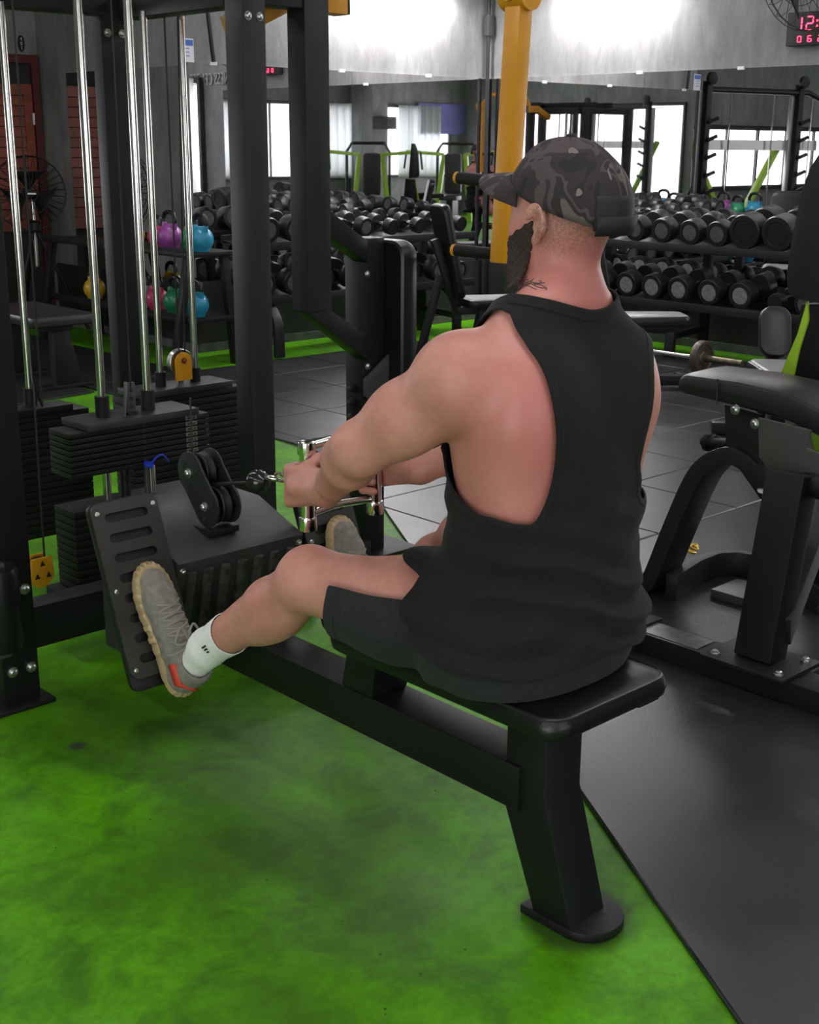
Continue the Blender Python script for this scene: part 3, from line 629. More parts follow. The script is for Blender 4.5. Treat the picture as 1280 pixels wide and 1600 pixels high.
# ------------------------------------------------------------------ door, signs and clock
D = struct(MB().bb((4.55, YB-0.05, 2.04), (5.12, YB-0.001, 2.10)).bb((5.06, YB-0.05, 0.0), (5.12, YB-0.001, 2.04)).bb((4.30, YB-0.05, 0.0), (4.36, YB-0.001, 2.10)).bb((4.36, YB-0.05, 2.04), (4.56, YB-0.001, 2.10)).build('door_1', REDWOODD, smooth=0))
MB().bb((4.36, YB-0.012, 0.0), (5.06, YB-0.002, 2.04)).build('void_panel', mat('dark doorway', (0.02, 0.018, 0.018), 0.8), D, smooth=0)  # dark panel; the unlit void behind is put into its colour
leaf = MB().bb((4.37, YB-0.045, 0.76), (4.43, YB-0.015, 1.88)).bb((4.98, YB-0.045, 0.76), (5.05, YB-0.015, 1.88)).bb((4.43, YB-0.045, 0.76), (4.98, YB-0.015, 0.85)).bb((4.43, YB-0.045, 1.80), (4.98, YB-0.015, 1.88)).build('door_leaf', REDWOOD, D, smooth=0)
for k in range(12):
    z = 0.85+k*0.079
    MB().box((4.705, YB-0.030, z+0.039), (0.55, 0.012, 0.074), Matrix.Rotation(R(-12), 3, 'X')).build('slat', REDWOOD, leaf, smooth=0)
MB().box((5.045, YB-0.055, 1.62), (0.012, 0.02, 0.09)).build('handle', WHITE, leaf, bevel=0.003)

def text_obj(txt, size, m, loc, rot, ext=0.002, parent=None, name='lettering', align='CENTER'):
    c = bpy.data.curves.new(name, 'FONT'); c.body = txt; c.size = size; c.extrude = ext; c.align_x = align; c.align_y = 'CENTER'
    o = bpy.data.objects.new(name, c); COL.objects.link(o); o.location = loc; o.rotation_euler = rot
    bpy.context.view_layer.update()
    me = bpy.data.meshes.new_from_object(o.evaluated_get(bpy.context.evaluated_depsgraph_get())); bpy.data.objects.remove(o)
    n = bpy.data.objects.new(name, me); COL.objects.link(n); n.location = Vector(loc)-(root_of(parent).location if parent else Vector((0, 0, 0))); n.rotation_euler = rot
    me.materials.clear(); me.materials.append(m)
    if parent: n.parent = parent
    return n
c = on_y(33, 68, YB-0.01); t = thing('number_plate', 'small black oval number plate above the red louvred door', 'sign', c)
MB().prism([(0.028*math.cos(R(a)), 0.062*math.sin(R(a))) for a in range(0, 360, 15)], c, (1, 0, 0), (0, 0, 1), 0.008).build('plate', INK, t)
for k, g in enumerate('401'): text_obj(g, 0.036, WHITE, c+Vector((0, -0.005, 0.033-0.033*k)), (R(90), 0, 0), 0.0005, t)
c = on_y(286, 78, YW-0.004); t = thing('wall_notice', 'white paper notice with a blue heading at the mirror edge', 'notice', (c.x, c.y, c.z-0.07))
MB().box(c+Vector((0.03, 0, 0)), (0.11, 0.003, 0.15)).build('sheet', PAPER, t, smooth=0)
MB().box(c+Vector((0.03, -0.002, 0.048)), (0.10, 0.002, 0.038)).build('heading', BLUE, t, smooth=0)
for k in range(3): MB().box(c+Vector((0.02, -0.002, 0.012-0.024*k)), (0.06, 0.002, 0.005)).build('text_line', BLUE, t, smooth=0)
# leaning dark bar on the wall above the mirror
q0, q1 = on_y(323, 5, YW-0.03), on_y(334, 97, YW-0.03)
tag(MB().beam(q0+(q0-q1)*0.4, q1, 0.022, 0.022, (1, 0, 0)).build('wall_bar', FRAMEG, bevel=0.003), 'thin dark bar leaning on the wall above the left mirror', 'bar')

# red digital clock
c = on_x(1275, 44, XW-0.03); t = thing('digital_clock', 'black wall clock with red glowing digits', 'clock', (c.x, c.y, c.z-0.11))
yl, yr = c.y+0.20, c.y-0.24
MB().bb((XW-0.055, yr, c.z-0.105), (XW-0.002, yl, c.z+0.105)).build('case', INK, t, bevel=0.004)
SEG = {'0': 'abcdef', '1': 'bc', '2': 'abged', '6': 'afgedc', '4': 'fgbc', '3': 'abgcd', '5': 'afgcd'}
def digit(ch, y, z, w, h, par):
    mb = MB(); s = w*0.16
    for q in SEG[ch]:
        a = {'a': (0, h/2, 1), 'g': (0, 0, 1), 'd': (0, -h/2, 1), 'f': (-w/2, h/4, 0), 'b': (w/2, h/4, 0), 'e': (-w/2, -h/4, 0), 'c': (w/2, -h/4, 0)}[q]
        dy, dz = (w*0.8, s) if a[2] else (s, h*0.42)
        mb.box((XW-0.0565, y-a[0], z+a[1]), (0.002, dy, dz))
    mb.build('digit', RED, par, smooth=0)
for k, g in enumerate('1210'): digit(g, yl-0.085-k*0.083-(0.03 if k > 1 else 0), c.z+0.030, 0.048, 0.085, t)
MB().box((XW-0.0565, yl-0.222, c.z+0.045), (0.002, 0.012, 0.012)).box((XW-0.0565, yl-0.222, c.z+0.012), (0.002, 0.012, 0.012)).build('colon', RED, t, smooth=0)
for k, g in enumerate('0621'): digit(g, yl-0.10-k*0.075, c.z-0.065, 0.026, 0.036, t)
# wall fan above it
fc = on_x(1262, -48, XW-0.38)
def fan_guard(c, axis, r, par, m, n=24):
    a = Vector(axis).normalized(); u = Vector((0, 0, 1)); u = (u-a*u.dot(a)).normalized(); v = a.cross(u)
    mb = MB()
    for rr, d in ((r, 0.0), (r*0.98, 0.05), (r*0.55, 0.075), (r*0.2, 0.085)): mb.tube([c+a*d+(u*math.cos(R(q))+v*math.sin(R(q)))*rr for q in range(0, 360, 15)], 0.005 if rr == r else 0.003, 5, closed=True)
    for k in range(n):
        e = u*math.cos(2*math.pi*k/n)+v*math.sin(2*math.pi*k/n)
        mb.tube([c+e*r*0.15+a*0.085, c+e*r*0.6+a*0.075, c+e*r*0.95+a*0.052, c+e*r-a*0.0, c+e*r*0.9-a*0.05, c+e*r*0.2-a*0.07], 0.0022, 4)
    return mb.build('guard', m, par)
def fan_blades(c, axis, r, par, m, nb=3):
    a = Vector(axis).normalized(); u = Vector((0, 0, 1)); u = (u-a*u.dot(a)).normalized(); v = a.cross(u)
    for k in range(nb):
        t0 = 2*math.pi*k/nb; vs = []
        for i in range(7):
            for j in range(2):
                rr = r*(0.14+0.76*i/6); w_ = (0.5+0.35*i/6)*(1 if j else -1)*0.9; e = u*math.cos(t0+w_)+v*math.sin(t0+w_); vs.append(c+e*rr+a*(0.02*(1 if j else -1)))
        o = MB().add(vs, [(2*i, 2*i+1, 2*i+3, 2*i+2) for i in range(6)]).build('blade', m, par); o.modifiers.new('t', 'SOLIDIFY').thickness = 0.003
    MB().lathe([(0.01, 0.05), (r*0.13, 0.045), (r*0.16, 0.02), (r*0.16, -0.09), (r*0.12, -0.16)], c, a, 20).build('motor', m, par)
t = thing('wall_fan', 'large caged fan mounted high on the wall above the red clock', 'fan', fc)
fan_guard(fc, (-1, 0.25, -0.25), 0.37, t, FRAMEG); fan_blades(fc, (-1, 0.25, -0.25), 0.34, t, FRAMEG)
MB().tube([fc+Vector((0.10, 0, 0.03)), Vector((XW-0.10, fc.y, fc.z+0.02)), Vector((XW-0.002, fc.y, fc.z+0.02))], 0.022, 10).build('arm', FRAMEG, t)
MB().box((XW-0.012, fc.y, fc.z+0.02), (0.022, 0.10, 0.14)).build('mount', FRAMEG, t, bevel=0.004)
# wall lettering, read reversed in the left mirror
def virt(px, py): d = _ray(px, py); p = Vector((0, 0, 1.45))+d*(XW/d.x); return 2*YW-p.y, p.z
ya, za = virt(352, 133); yb_, zb = virt(297, 135)
t = thing('wall_lettering', 'raised metal letters on the concrete band of the right wall', 'sign', (XW-0.01, (ya+yb_)/2, za-0.08))
o = text_obj('FITNESS CENTER', 0.118, SIGNM, (XW-0.012, min(ya, yb_), za+0.06), (R(90), 0, R(-90)), 0.006, t, align='RIGHT'); o.scale = (1, 1.45, 1)

# ------------------------------------------------------------------ dumbbells
def dumbbell_proto(name, r, hl, L, capm):
    """lies along local x, centre at the origin"""
    t = thing(name, 'x', 'dumbbell')
    for s in (-1, 1):
        prof = [(r*0.55, 0.0), (r*0.93, 0.003), (r, 0.012), (r, hl-0.010), (r*0.94, hl), (r*0.70, hl+0.001), (r*0.68, hl-0.004), (r*0.3, hl-0.004)]
        h = MB().lathe(prof, (s*(L/2-hl), 0, 0), (s, 0, 0), 22).build('head', DBR, t)
        MB().lathe([(r*0.2, 0), (r*0.64, 0), (r*0.62, 0.003), (0.01, 0.003)], (s*(L/2-0.0035), 0, 0), (s, 0, 0), 20).build('face_disc', capm, h)
    MB().lathe([(0.0135, -(L/2-hl)), (0.014, -0.04), (0.0165, 0), (0.014, 0.04), (0.0135, L/2-hl)], (0, 0, 0), (1, 0, 0), 14).build('handle', STEEL, t)
    return t
DBCL = mat('pale dumbbell cap', (0.20, 0.20, 0.19), 0.45, var=0.3, vscale=30)
PROTO = {}
for key, (r, hl, L, cm) in {'s': (0.060, 0.075, 0.26, DBR), 'm': (0.072, 0.085, 0.29, DBC), 'l': (0.088, 0.105, 0.33, DBC), 'p': (0.092, 0.105, 0.33, DBCL), 'xl': (0.118, 0.135, 0.37, DBR)}.items():
    PROTO[key] = (dumbbell_proto('dumbbell', r, hl, L, cm), r, L)
used = set()
def place_db(key, loc, rot, label, group):
    pr, r, L = PROTO[key]
    o = pr if key not in used else copy_tree(pr)
    used.add(key); o.location = loc; o.rotation_euler = rot; o['label'] = label; o['group'] = group
    return o
SIZE = {'s': 'small', 'm': 'medium', 'l': 'large', 'p': 'pale-capped', 'xl': 'huge'}
ORD = ['first', 'second', 'third', 'fourth', 'fifth', 'sixth', 'seventh', 'eighth', 'ninth', 'tenth', 'eleventh', 'twelfth']
TILT = R(9)
def rack(name, label, axis, a0, a1, wall, tiers, legs, out):
    """two-tier dumbbell rack along axis ('x' or 'y'), standing in front of 'wall' (coordinate of its back); out = direction sign into the room"""
    def P(a, d, z): return Vector((a, wall+out*d, z)) if axis == 'x' else Vector((wall+out*d, a, z))
    t = thing(name, label, 'dumbbell rack', P((a0+a1)/2, 0.3, 0))
    side = Vector((0, 0, 1))
    for z in tiers:
        MB().beam(P(a0, 0.50, z-0.02), P(a1, 0.50, z-0.02), 0.055, 0.030).build('front_rail', FRAMEG, t, bevel=0.004)
        MB().beam(P(a0, 0.22, z+0.025), P(a1, 0.22, z+0.025), 0.055, 0.030).build('back_rail', FRAMEG, t, bevel=0.004)
        MB().add([P(a0, 0.485, z-0.02), P(a1, 0.485, z-0.02), P(a1, 0.235, z+0.02), P(a0, 0.235, z+0.02), P(a0, 0.485, z-0.024), P(a1, 0.485, z-0.024), P(a1, 0.235, z+0.016), P(a0, 0.235, z+0.016)],
                 [(0, 1, 2, 3), (7, 6, 5, 4), (0, 4, 5, 1), (1, 5, 6, 2), (2, 6, 7, 3), (3, 7, 4, 0)]).build('tray', IRON, t, smooth=0)
    zt_, zl = tiers
    for a in legs:
        MB().beam(P(a, 0.18, 0.0), P(a, 0.18, zt_+0.08), 0.06, 0.05, (P(1, 0, 0)-P(0, 0, 0))).build('upright', FRAME, t, bevel=0.004)
        pts = [P(a, 0.20, zl-0.01)]+[P(a, 0.38+0.20*math.sin(R(q)), zl-0.24+0.20*math.cos(R(q))) for q in range(0, 91, 15)]+[P(a, 0.585, 0.012)]
        MB().rtube(pts, 0.075, 0.035, (P(1, 0, 0)-P(0, 0, 0))).build('leg', FRAMEG, t, bevel=0.003)
        MB().beam(P(a, 0.20, 0.18), P(a, 0.57, 0.16), 0.045, 0.04).build('stretcher', FRAME, t, bevel=0.003)
        MB().beam(P(a, 0.20, zt_-0.005), P(a, 0.50, zt_-0.045), 0.04, 0.04).build('tier_arm', FRAME, t, bevel=0.003)
    return t, P
ZT, ZL = 0.785, 0.400
rk, PR = rack('dumbbell_rack', 'two-tier black dumbbell rack along the right mirror wall', 'y', 3.55, 6.75, XW-0.03, (ZT, ZL-0.015), (3.9, 5.3, 6.5), -1)
def row(P, axis, tier_z, items, where, group, out):
    n = 0
    for a, k in items:
        pr, r, L = PROTO[k]
        c = P(a, 0.345, tier_z+r+0.026)
        rot = (0, TILT*out*-1 if axis == 'y' else 0, R(90) if axis == 'x' else 0)
        if axis == 'y': rot = (0, -TILT, 0)
        else: rot = (0, -TILT, R(90))
        place_db(k, c, rot, f'{SIZE[k]} black dumbbell, {ORD[n]} from the corner on the {where}', group); n += 1
row(PR, 'y', ZT, [(6.42, 'm'), (6.19, 'm'), (5.96, 'm'), (5.72, 'l'), (5.488, 'l'), (5.251, 'l'), (5.030, 'l'), (4.808, 'xl'), (4.560, 'xl'), (4.34, 'l'), (4.12, 'l')], 'upper tier of the right rack', 'dumbbells on the right rack', -1)
row(PR, 'y', ZL-0.015, [(6.45, 'p'), (6.22, 'p'), (6.00, 'p'), (5.77, 'p'), (5.545, 'p'), (5.315, 'p'), (5.062, 'p'), (4.813, 'p'), (4.565, 's'), (4.345, 'm'), (4.12, 'm')], 'lower tier of the right rack', 'dumbbells on the right rack', -1)
rk, PL = rack('dumbbell_rack', 'two-tier black dumbbell rack along the left mirror wall', 'x', 5.20, 7.42, YW-0.03, (ZT, ZL+0.02), (5.40, 7.15), -1)
row(PL, 'x', ZT, [(7.30, 's'), (7.12, 's'), (6.855, 's'), (6.576, 's'), (6.297, 'm'), (6.06, 'm'), (5.84, 'm'), (5.62, 'l'), (5.40, 'l')], 'upper tier of the left rack', 'dumbbells on the left rack', -1)
row(PL, 'x', ZL+0.02, [(7.28, 'm'), (7.03, 'l'), (6.73, 'l'), (6.45, 'l'), (6.17, 'l'), (5.88, 'l'), (5.60, 'l'), (5.36, 'l')], 'lower tier of the left rack', 'dumbbells on the left rack', -1)

# ------------------------------------------------------------------ kettlebells and their rack
KB = thing('kettlebell_rack', 'black two-shelf rack of coloured kettlebells in the recess', 'kettlebell rack', (4.86, 7.9, 0))
for z in (0.335, 0.762):
    MB().bb((4.66, 7.08, z-0.03), (5.06, 9.02, z)).build('shelf', FRAME, KB, bevel=0.005)
    MB().bb((4.655, 7.08, z), (4.665, 9.02, z+0.025)).build('lip', FRAME, KB)
for y in (7.15, 8.95):
    MB().beam((4.72, y, 0.73), (4.58, y, 0.0), 0.05, 0.05, (0, 1, 0)).build('leg', FRAME, KB, bevel=0.003)
    MB().beam((5.0, y, 0.73), (5.07, y, 0.0), 0.05, 0.05, (0, 1, 0)).build('leg', FRAME, KB, bevel=0.003)
def kettlebell(y, z, r, colname, col, x, label):
    m = mat('kettlebell '+colname, col, 0.3, var=0.1)
    t = thing('kettlebell', label, 'kettlebell', (x, y, z), 'kettlebells on the rack')
    MB().lathe([(r*0.5, 0), (r*0.66, 0.002)]+[(r*math.sin(R(a)), r*0.93-r*math.cos(R(a))) for a in range(45, 166, 10)]+[(r*0.1, r*1.93)], (x, y, z), (0, 0, 1), 24).build('body', m, t)
    hp = [(x, y-r*0.58, z+r*1.55), (x, y-r*0.74, z+r*2.0), (x, y-r*0.78, z+r*2.35), (x, y-r*0.60, z+r*2.68), (x, y-r*0.3, z+r*2.80), (x, y, z+r*2.84), (x, y+r*0.3, z+r*2.80), (x, y+r*0.60, z+r*2.68), (x, y+r*0.78, z+r*2.35), (x, y+r*0.74, z+r*2.0), (x, y+r*0.58, z+r*1.55)]
    MB().tube(hp, 0.015, 10).build('handle', mat('kettlebell handle', (0.03, 0.03, 0.03), 0.25, 0.5), t)
    for s in (-1, 1): MB().lathe([(0.019, 0), (0.022, r*0.2), (0.017, r*0.6)], (x, y+s*r*0.60, z+r*1.42), (0, s*0.2, 1), 12).build('horn', m, t)
    return t
for i, (px, cn, cv, r) in enumerate(((318, 'blue', (0.02, 0.24, 0.40), 0.085), (296, 'green', (0.02, 0.22, 0.10), 0.075), (270, 'purple', (0.30, 0.07, 0.30), 0.085), (243, 'pink', (0.55, 0.05, 0.16), 0.07), (217, 'orange', (0.65, 0.27, 0.01), 0.065), (204, 'red', (0.50, 0.03, 0.05), 0.06), (187, 'yellow', (0.65, 0.40, 0.02), 0.06))):
    p = on_x(px, 384, 4.84); kettlebell(p.y, 0.7625, r, cn, cv, 4.82 if i % 2 == 0 else 4.86, cn+' kettlebell on the upper shelf of the kettlebell rack')
for i, (px, cn, cv, r) in enumerate(((307, 'blue', (0.02, 0.20, 0.42), 0.085), (275, 'green', (0.01, 0.26, 0.12), 0.085), (246, 'pink', (0.50, 0.03, 0.09), 0.08), (226, 'grey', (0.25, 0.25, 0.26), 0.08), (207, 'peach', (0.62, 0.20, 0.08), 0.075), (186, 'red', (0.50, 0.03, 0.05), 0.075), (150, 'yellow', (0.65, 0.40, 0.02), 0.08))):
    p = on_x(px, 486, 4.80); kettlebell(p.y, 0.3355, r, cn, cv, 4.80, cn+' kettlebell on the lower shelf of the kettlebell rack')

# ------------------------------------------------------------------ pedestal fan
fc = on_y(45, 302, 9.25); t = thing('pedestal_fan', 'black caged fan on a tripod by the red louvred door', 'fan', (fc.x+0.05, 9.30, TZ))
fan_guard(fc, (-0.35, -1, 0.0), 0.275, t, FRAME, 30); fan_blades(fc, (-0.35, -1, 0), 0.25, t, IRON)
MB().prism([(-0.035, -0.006), (0.035, -0.006), (0.035, 0.006), (-0.035, 0.006)], fc+Vector((-0.028, -0.095, 0)), (1, -0.35, 0), (0, 0, 1), 0.003).build('badge', WHITE, t)
bx0 = Vector((fc.x+0.05, 9.30, 0.82))
MB().cyl(bx0+Vector((0, 0, -0.30)), bx0+Vector((0, 0, 0.20)), 0.018, 14).build('pole', STEEL, t)
MB().lathe([(0.03, -0.04), (0.055, -0.03), (0.05, 0.03), (0.025, 0.05)], bx0, (0, 0, 1), 16).build('hub', FRAME, t)
for a in (-35, 85, 205): MB().tube([bx0, Vector((fc.x+0.05+0.36*math.cos(R(a)), 9.30+0.36*math.sin(R(a)), TZ+0.016))], 0.014, 8).build('leg', FRAME, t)

# ------------------------------------------------------------------ benches
def bench(label, loc, head, back_deg=78, seat_m=VINYL_GLARE, back_m=VINYL, back_len=0.62, seat_len=0.46, zoff=TZ, seat_z=0.40, fx=0.50, bw=0.28):
    t = thing('adjustable_bench', label, 'bench')
    MB().beam((-0.35, 0, 0.05), (fx, 0, 0.05), 0.06, 0.07).build('base_tube', FRAME, t, bevel=0.004)
    for x, w_ in ((-0.36, 0.46), (fx, 0.40)): MB().beam((x, -w_/2, 0.035), (x, w_/2, 0.035), 0.06, 0.06).build('foot', FRAME, t, bevel=0.004)
    MB().beam((0.10, 0, 0.07), (0.16, 0, seat_z-0.03), 0.07, 0.08, (0, 1, 0)).build('post', FRAME, t, bevel=0.004)
    MB().beam((-0.04, 0, seat_z-0.03), (0.42, 0, seat_z-0.03), 0.05, 0.06).build('seat_rail', FRAME, t, bevel=0.004)
    MB().slab((0.24, 0, seat_z-0.005), (1, 0, 0), (0, 1, 0), seat_len, 0.30, 0.055, 0.05, 0.012, taper=0.25).build('seat_pad', VINYL, t)
    MB().slab((0.24, 0, seat_z+0.048), (1, 0, 0), (0, 1, 0), seat_len-0.03, 0.27, 0.006, 0.045, 0.003, taper=0.25).build('seat_glare', seat_m, t)  # thin top layer with the seat's glare put into its colour
    a = R(back_deg); d = Vector((-math.cos(a), 0, math.sin(a))); o_ = Vector((-0.03, 0, seat_z+0.06))+d*(back_len/2)
    MB().slab(o_-Vector((math.sin(a), 0, math.cos(a)))*0.04, (0, 1, 0), d, bw, back_len, 0.06, 0.06, 0.014).build('back_pad', back_m, t)
    MB().beam((-0.03, 0, seat_z-0.03), Vector((-0.03, 0, seat_z-0.03))+d*(back_len*0.8)-Vector((math.sin(a), 0, math.cos(a)))*0.07, 0.05, 0.05, (0, 1, 0)).build('back_rail', FRAME, t, bevel=0.004)
    MB().beam((-0.30, 0, 0.07), Vector((-0.08, 0, seat_z))+d*(back_len*0.35)-Vector((math.sin(a), 0, math.cos(a)))*0.03, 0.04, 0.05, (0, 1, 0)).build('strut', FRAME, t, bevel=0.004)
    t.location = (loc[0], loc[1], zoff); t.rotation_euler = (0, 0, R(head))
    return t
bench('upright bench with a glare-painted seat top, right of the seated man', (6.20, 4.83), -38)
bench('upright bench with a glare-painted seat top, between the amber arm and left rack', (6.12, 6.02), -25)
p = on_z(1213, 566, 0.45); bench('grey bench with a leaning back behind the lime green plate', (p.x, p.y), 222, 66, VINYL_GLARE, VINYLG, 0.25, fx=0.26, bw=0.15)
# flat bench by the fan
t = thing('flat_bench', 'low black flat bench beside the pedestal fan', 'bench', (3.70, 7.32, TZ))
MB().slab((3.70, 7.32, 0.40), (1, 0, 0), (0, 1, 0), 0.42, 0.80, 0.06, 0.04).build('pad', VINYLG, t)
MB().bb((3.62, 7.00, 0.36), (3.78, 7.64, 0.40)).build('rail', FRAME, t, bevel=0.004)
for y, dy in ((7.05, -0.08), (7.60, 0.08)):
    MB().prism([(3.66, 0.37), (3.76, 0.37), (3.84, TZ+0.02), (3.66, TZ+0.02)], (0, y, 0), (1, 0, 0), (0, 0, 1), 0.07).build('leg', FRAME, t, bevel=0.004)
    MB().bb((3.52, y-0.05, TZ), (3.90, y+0.05, TZ+0.022)).build('foot', FRAME, t, bevel=0.003)

# ------------------------------------------------------------------ barbell and loose plate
b0, b1 = on_z(1000, 546, 0.125), on_z(1160, 568, 0.125); d = (b1-b0).normalized()
pc = on_z(1103, 558, 0.125); s_ = (pc-b0).dot(d); pc = b0+d*s_
t = thing('barbell', 'barbell with one worn plate lying by the right dumbbell rack', 'barbell', (pc.x, pc.y, TZ))
MB().cyl(b0-d*0.9, b1-d*0.30, 0.013, 12).build('bar', STEEL, t)
MB().cyl(pc+d*0.0, b1, 0.022, 14).build('sleeve', RUST, t)
MB().lathe([(0.02, -0.016), (0.085, -0.016), (0.092, -0.024), (0.110, -0.024), (0.113, -0.018), (0.113, 0.018), (0.110, 0.024), (0.092, 0.024), (0.085, 0.014), (0.045, 0.014), (0.040, 0.024), (0.022, 0.024)], pc, d, 28).build('weight_plate', PLRUST, t)
e0 = b0-d*0.85
MB().lathe([(0.02, -0.016), (0.085, -0.016), (0.110, -0.024), (0.113, 0.018), (0.085, 0.014), (0.022, 0.024)], e0, d, 28).build('weight_plate', PLRUST, t)
pf = on_z(1128, 581, TZ+0.02)
tag(MB().lathe([(0.018, 0), (0.125, 0), (0.13, 0.006), (0.13, 0.026), (0.122, 0.032), (0.105, 0.024), (0.05, 0.022), (0.04, 0.030), (0.018, 0.030)], (pf.x, pf.y, TZ), (0, 0, 1), 28).build('weight_plate', PLRUST), 'loose iron plate lying flat on the floor under the barbell', 'weight plate')
# ------------------------------------------------------------------ plate machine on the right
RM = thing('curl_machine', 'black seated machine with a long pad and lime green side plates at the right edge', 'gym machine', (3.2, 1.7, TZ))
def Q_(name, mb, m=FRAME, bevel=0.005, par=RM): return mb.build(name, m, par, bevel=bevel)
PALETOP = mat('pale frame top', (0.10, 0.10, 0.105), 0.32, var=0.6, vscale=30)
bb_ = Q_('base_beam', MB().bb((2.895, 0.70, TZ), (3.005, 2.32, TZ+0.065)))
MB().bb((2.905, 1.90, TZ+0.065), (2.995, 2.10, TZ+0.067)).build('pale_patch', PALETOP, bb_, smooth=0)  # paler patch on the top face of the beam
Q_('base_plate', MB().bb((2.885, 2.10, TZ), (3.02, 2.34, TZ+0.075)), IRON)
fl = Q_('flange', MB().bb((2.86, 1.60, TZ+0.066), (3.06, 1.86, TZ+0.078)), FRAME, 0.003)
for x in (2.89, 3.03):
    for y in (1.63, 1.83): bolt((x, y, TZ+0.08), (0, 0, 1), 0.009, fl)
Q_('post', MB().beam((2.965, 1.735, TZ+0.075), (3.055, 1.735, 0.60), 0.115, 0.085, (0, 1, 0)), FRAME)
Q_('base_beam', MB().beam((3.005, 1.55, TZ+0.035), (4.30, 1.55, TZ+0.035), 0.06, 0.09), FRAME)
ysup = on_x(1290, 600, 3.62).y-0.05
Q_('brace', MB().beam((2.99, 1.70, 0.17), (3.64, ysup, 0.42), 0.09, 0.07), FRAMEG)
# arched leg
pts = [on_x(1028, 905, 3.38), on_x(1060, 830, 3.38), on_x(1092, 757, 3.38), on_x(1112, 727, 3.38), on_x(1135, 712, 3.38), on_x(1160, 708, 3.38), on_x(1185, 722, 3.38), on_x(1215, 757, 3.38), on_x(1240, 800, 3.38)]
pts = [Vector((3.38, pts[0].y+0.06, TZ))]+pts
sm = []
for i in range(len(pts)-1):
    p0, p1, p2, p3 = pts[max(i-1, 0)], pts[i], pts[i+1], pts[min(i+2, len(pts)-1)]
    for k in range(4):
        u_ = k/4; sm.append(0.5*((2*p1)+(p2-p0)*u_+(2*p0-5*p1+4*p2-p3)*u_*u_+(3*p1-p0-3*p2+p3)*u_**3))
Q_('arched_leg', MB().rtube(sm+[pts[-1]], 0.13, 0.055, (1, 0, 0)), FRAMEG, 0.004)
# low curved base behind the post
cur = [on_z(1050, 898, 0.10), on_z(1088, 874, 0.10), on_z(1118, 862, 0.10), on_z(1150, 860, 0.10), on_z(1190, 866, 0.10), on_z(1240, 885, 0.10), on_z(1290, 920, 0.10)]
Q_('curved_base', MB().sweep([Vector((p.x, p.y, (0.10+TZ)/2)) for p in cur], [(-0.044, -0.02), (0.044, -0.02), (0.044, 0.02), (-0.044, 0.02)], (0, 0, 1)), FRAMEG, 0.004)
cf = on_z(1180, 895, 0.10)
Q_('lug', MB().bb((cf.x-0.10, cf.y-0.06, TZ), (cf.x+0.06, cf.y+0.10, TZ+0.03)), GREYM, 0.004)
# long pad
tops = [(1060, 587), (1068, 583), (1150, 593), (1230, 611), (1290, 642), (1340, 668)]; bots = [(1057, 615), (1068, 620), (1150, 640), (1230, 664), (1290, 694), (1340, 720)]
XP = 3.20; ring = []; n_ = len(tops)
mb = MB(); vs = []
for (tx, ty), (bx, by) in zip(tops, bots):
    a, b = on_x(tx, ty, XP), on_x(bx, by, XP); m_ = (a+b)/2; h_ = (a.z-b.z)/2
    for q in range(12):
        c_, s2 = math.cos(R(q*30)), math.sin(R(q*30)); e = 0.45
        vs.append(Vector((XP+0.13+0.13*math.copysign(abs(c_)**e, c_), m_.y, m_.z+h_*math.copysign(abs(s2)**e, s2))))
fs = [(i*12+k, i*12+(k+1) % 12, (i+1)*12+(k+1) % 12, (i+1)*12+k) for i in range(n_-1) for k in range(12)]+[tuple(range(11, -1, -1)), tuple((n_-1)*12+k for k in range(12))]
pad = Q_('long_pad', mb.add(vs, fs), VINYLG, 0)
pad.modifiers.new('b', 'BEVEL').width = 0.006
s0, s1 = on_x(1122, 592, XP-0.003), on_x(1120, 631, XP-0.003)
MB().tube([s0, s1], 0.003, 6).build('seam', VINYL, pad)
# gusset plates under the pad
def px_poly(pts, X, th, name, m): 
    pp = [on_x(x, y, X) for x, y in pts]
    return Q_(name, MB().prism([(p.y, p.z) for p in pp], (X, 0, 0), (0, 1, 0), (0, 0, 1), th), m, 0.002)
px_poly([(1134, 632), (1192, 648), (1192, 720), (1198, 772), (1190, 780), (1136, 702)], 3.34, 0.012, 'gusset_plate', FRAMEG)
g2 = px_poly([(1186, 652), (1268, 672), (1262, 700), (1300, 715), (1300, 745), (1262, 775), (1256, 796), (1246, 784), (1188, 714)], 3.12, 0.012, 'gusset_plate', GREYM)
q = on_x(1258, 790, 3.12)
c0, c1 = on_x(1192, 764, 3.12), on_x(1222, 768, 3.12)
Q_('cross_pin', MB().cyl(on_x(1190, 765, 3.32), on_x(1224, 768, 3.10), 0.013, 14), STEEL, 0)
for x, y in ((1149, 640), (1180, 662), (1263, 752)): bolt(on_x(x, y, 3.11), (-1, 0, 0), 0.010, RM)
Q_('roller_stub', MB().cyl(on_x(1262, 755, 3.12), on_x(1300, 768, 3.0), 0.032, 18), RUBBER, 0)
Q_('handle_stub', MB().cyl(on_x(1100, 690, 3.45), on_x(1140, 694, 3.40), 0.016, 14).lathe([(0.012, 0), (0.030, 0.003), (0.030, 0.02), (0.012, 0.023)], on_x(1103, 690, 3.45), (0, -1, 0), 16).lathe([(0.012, 0), (0.026, 0.003), (0.026, 0.014), (0.012, 0.017)], on_x(1113, 691, 3.44), (0, -1, 0), 16), RUBBER, 0)
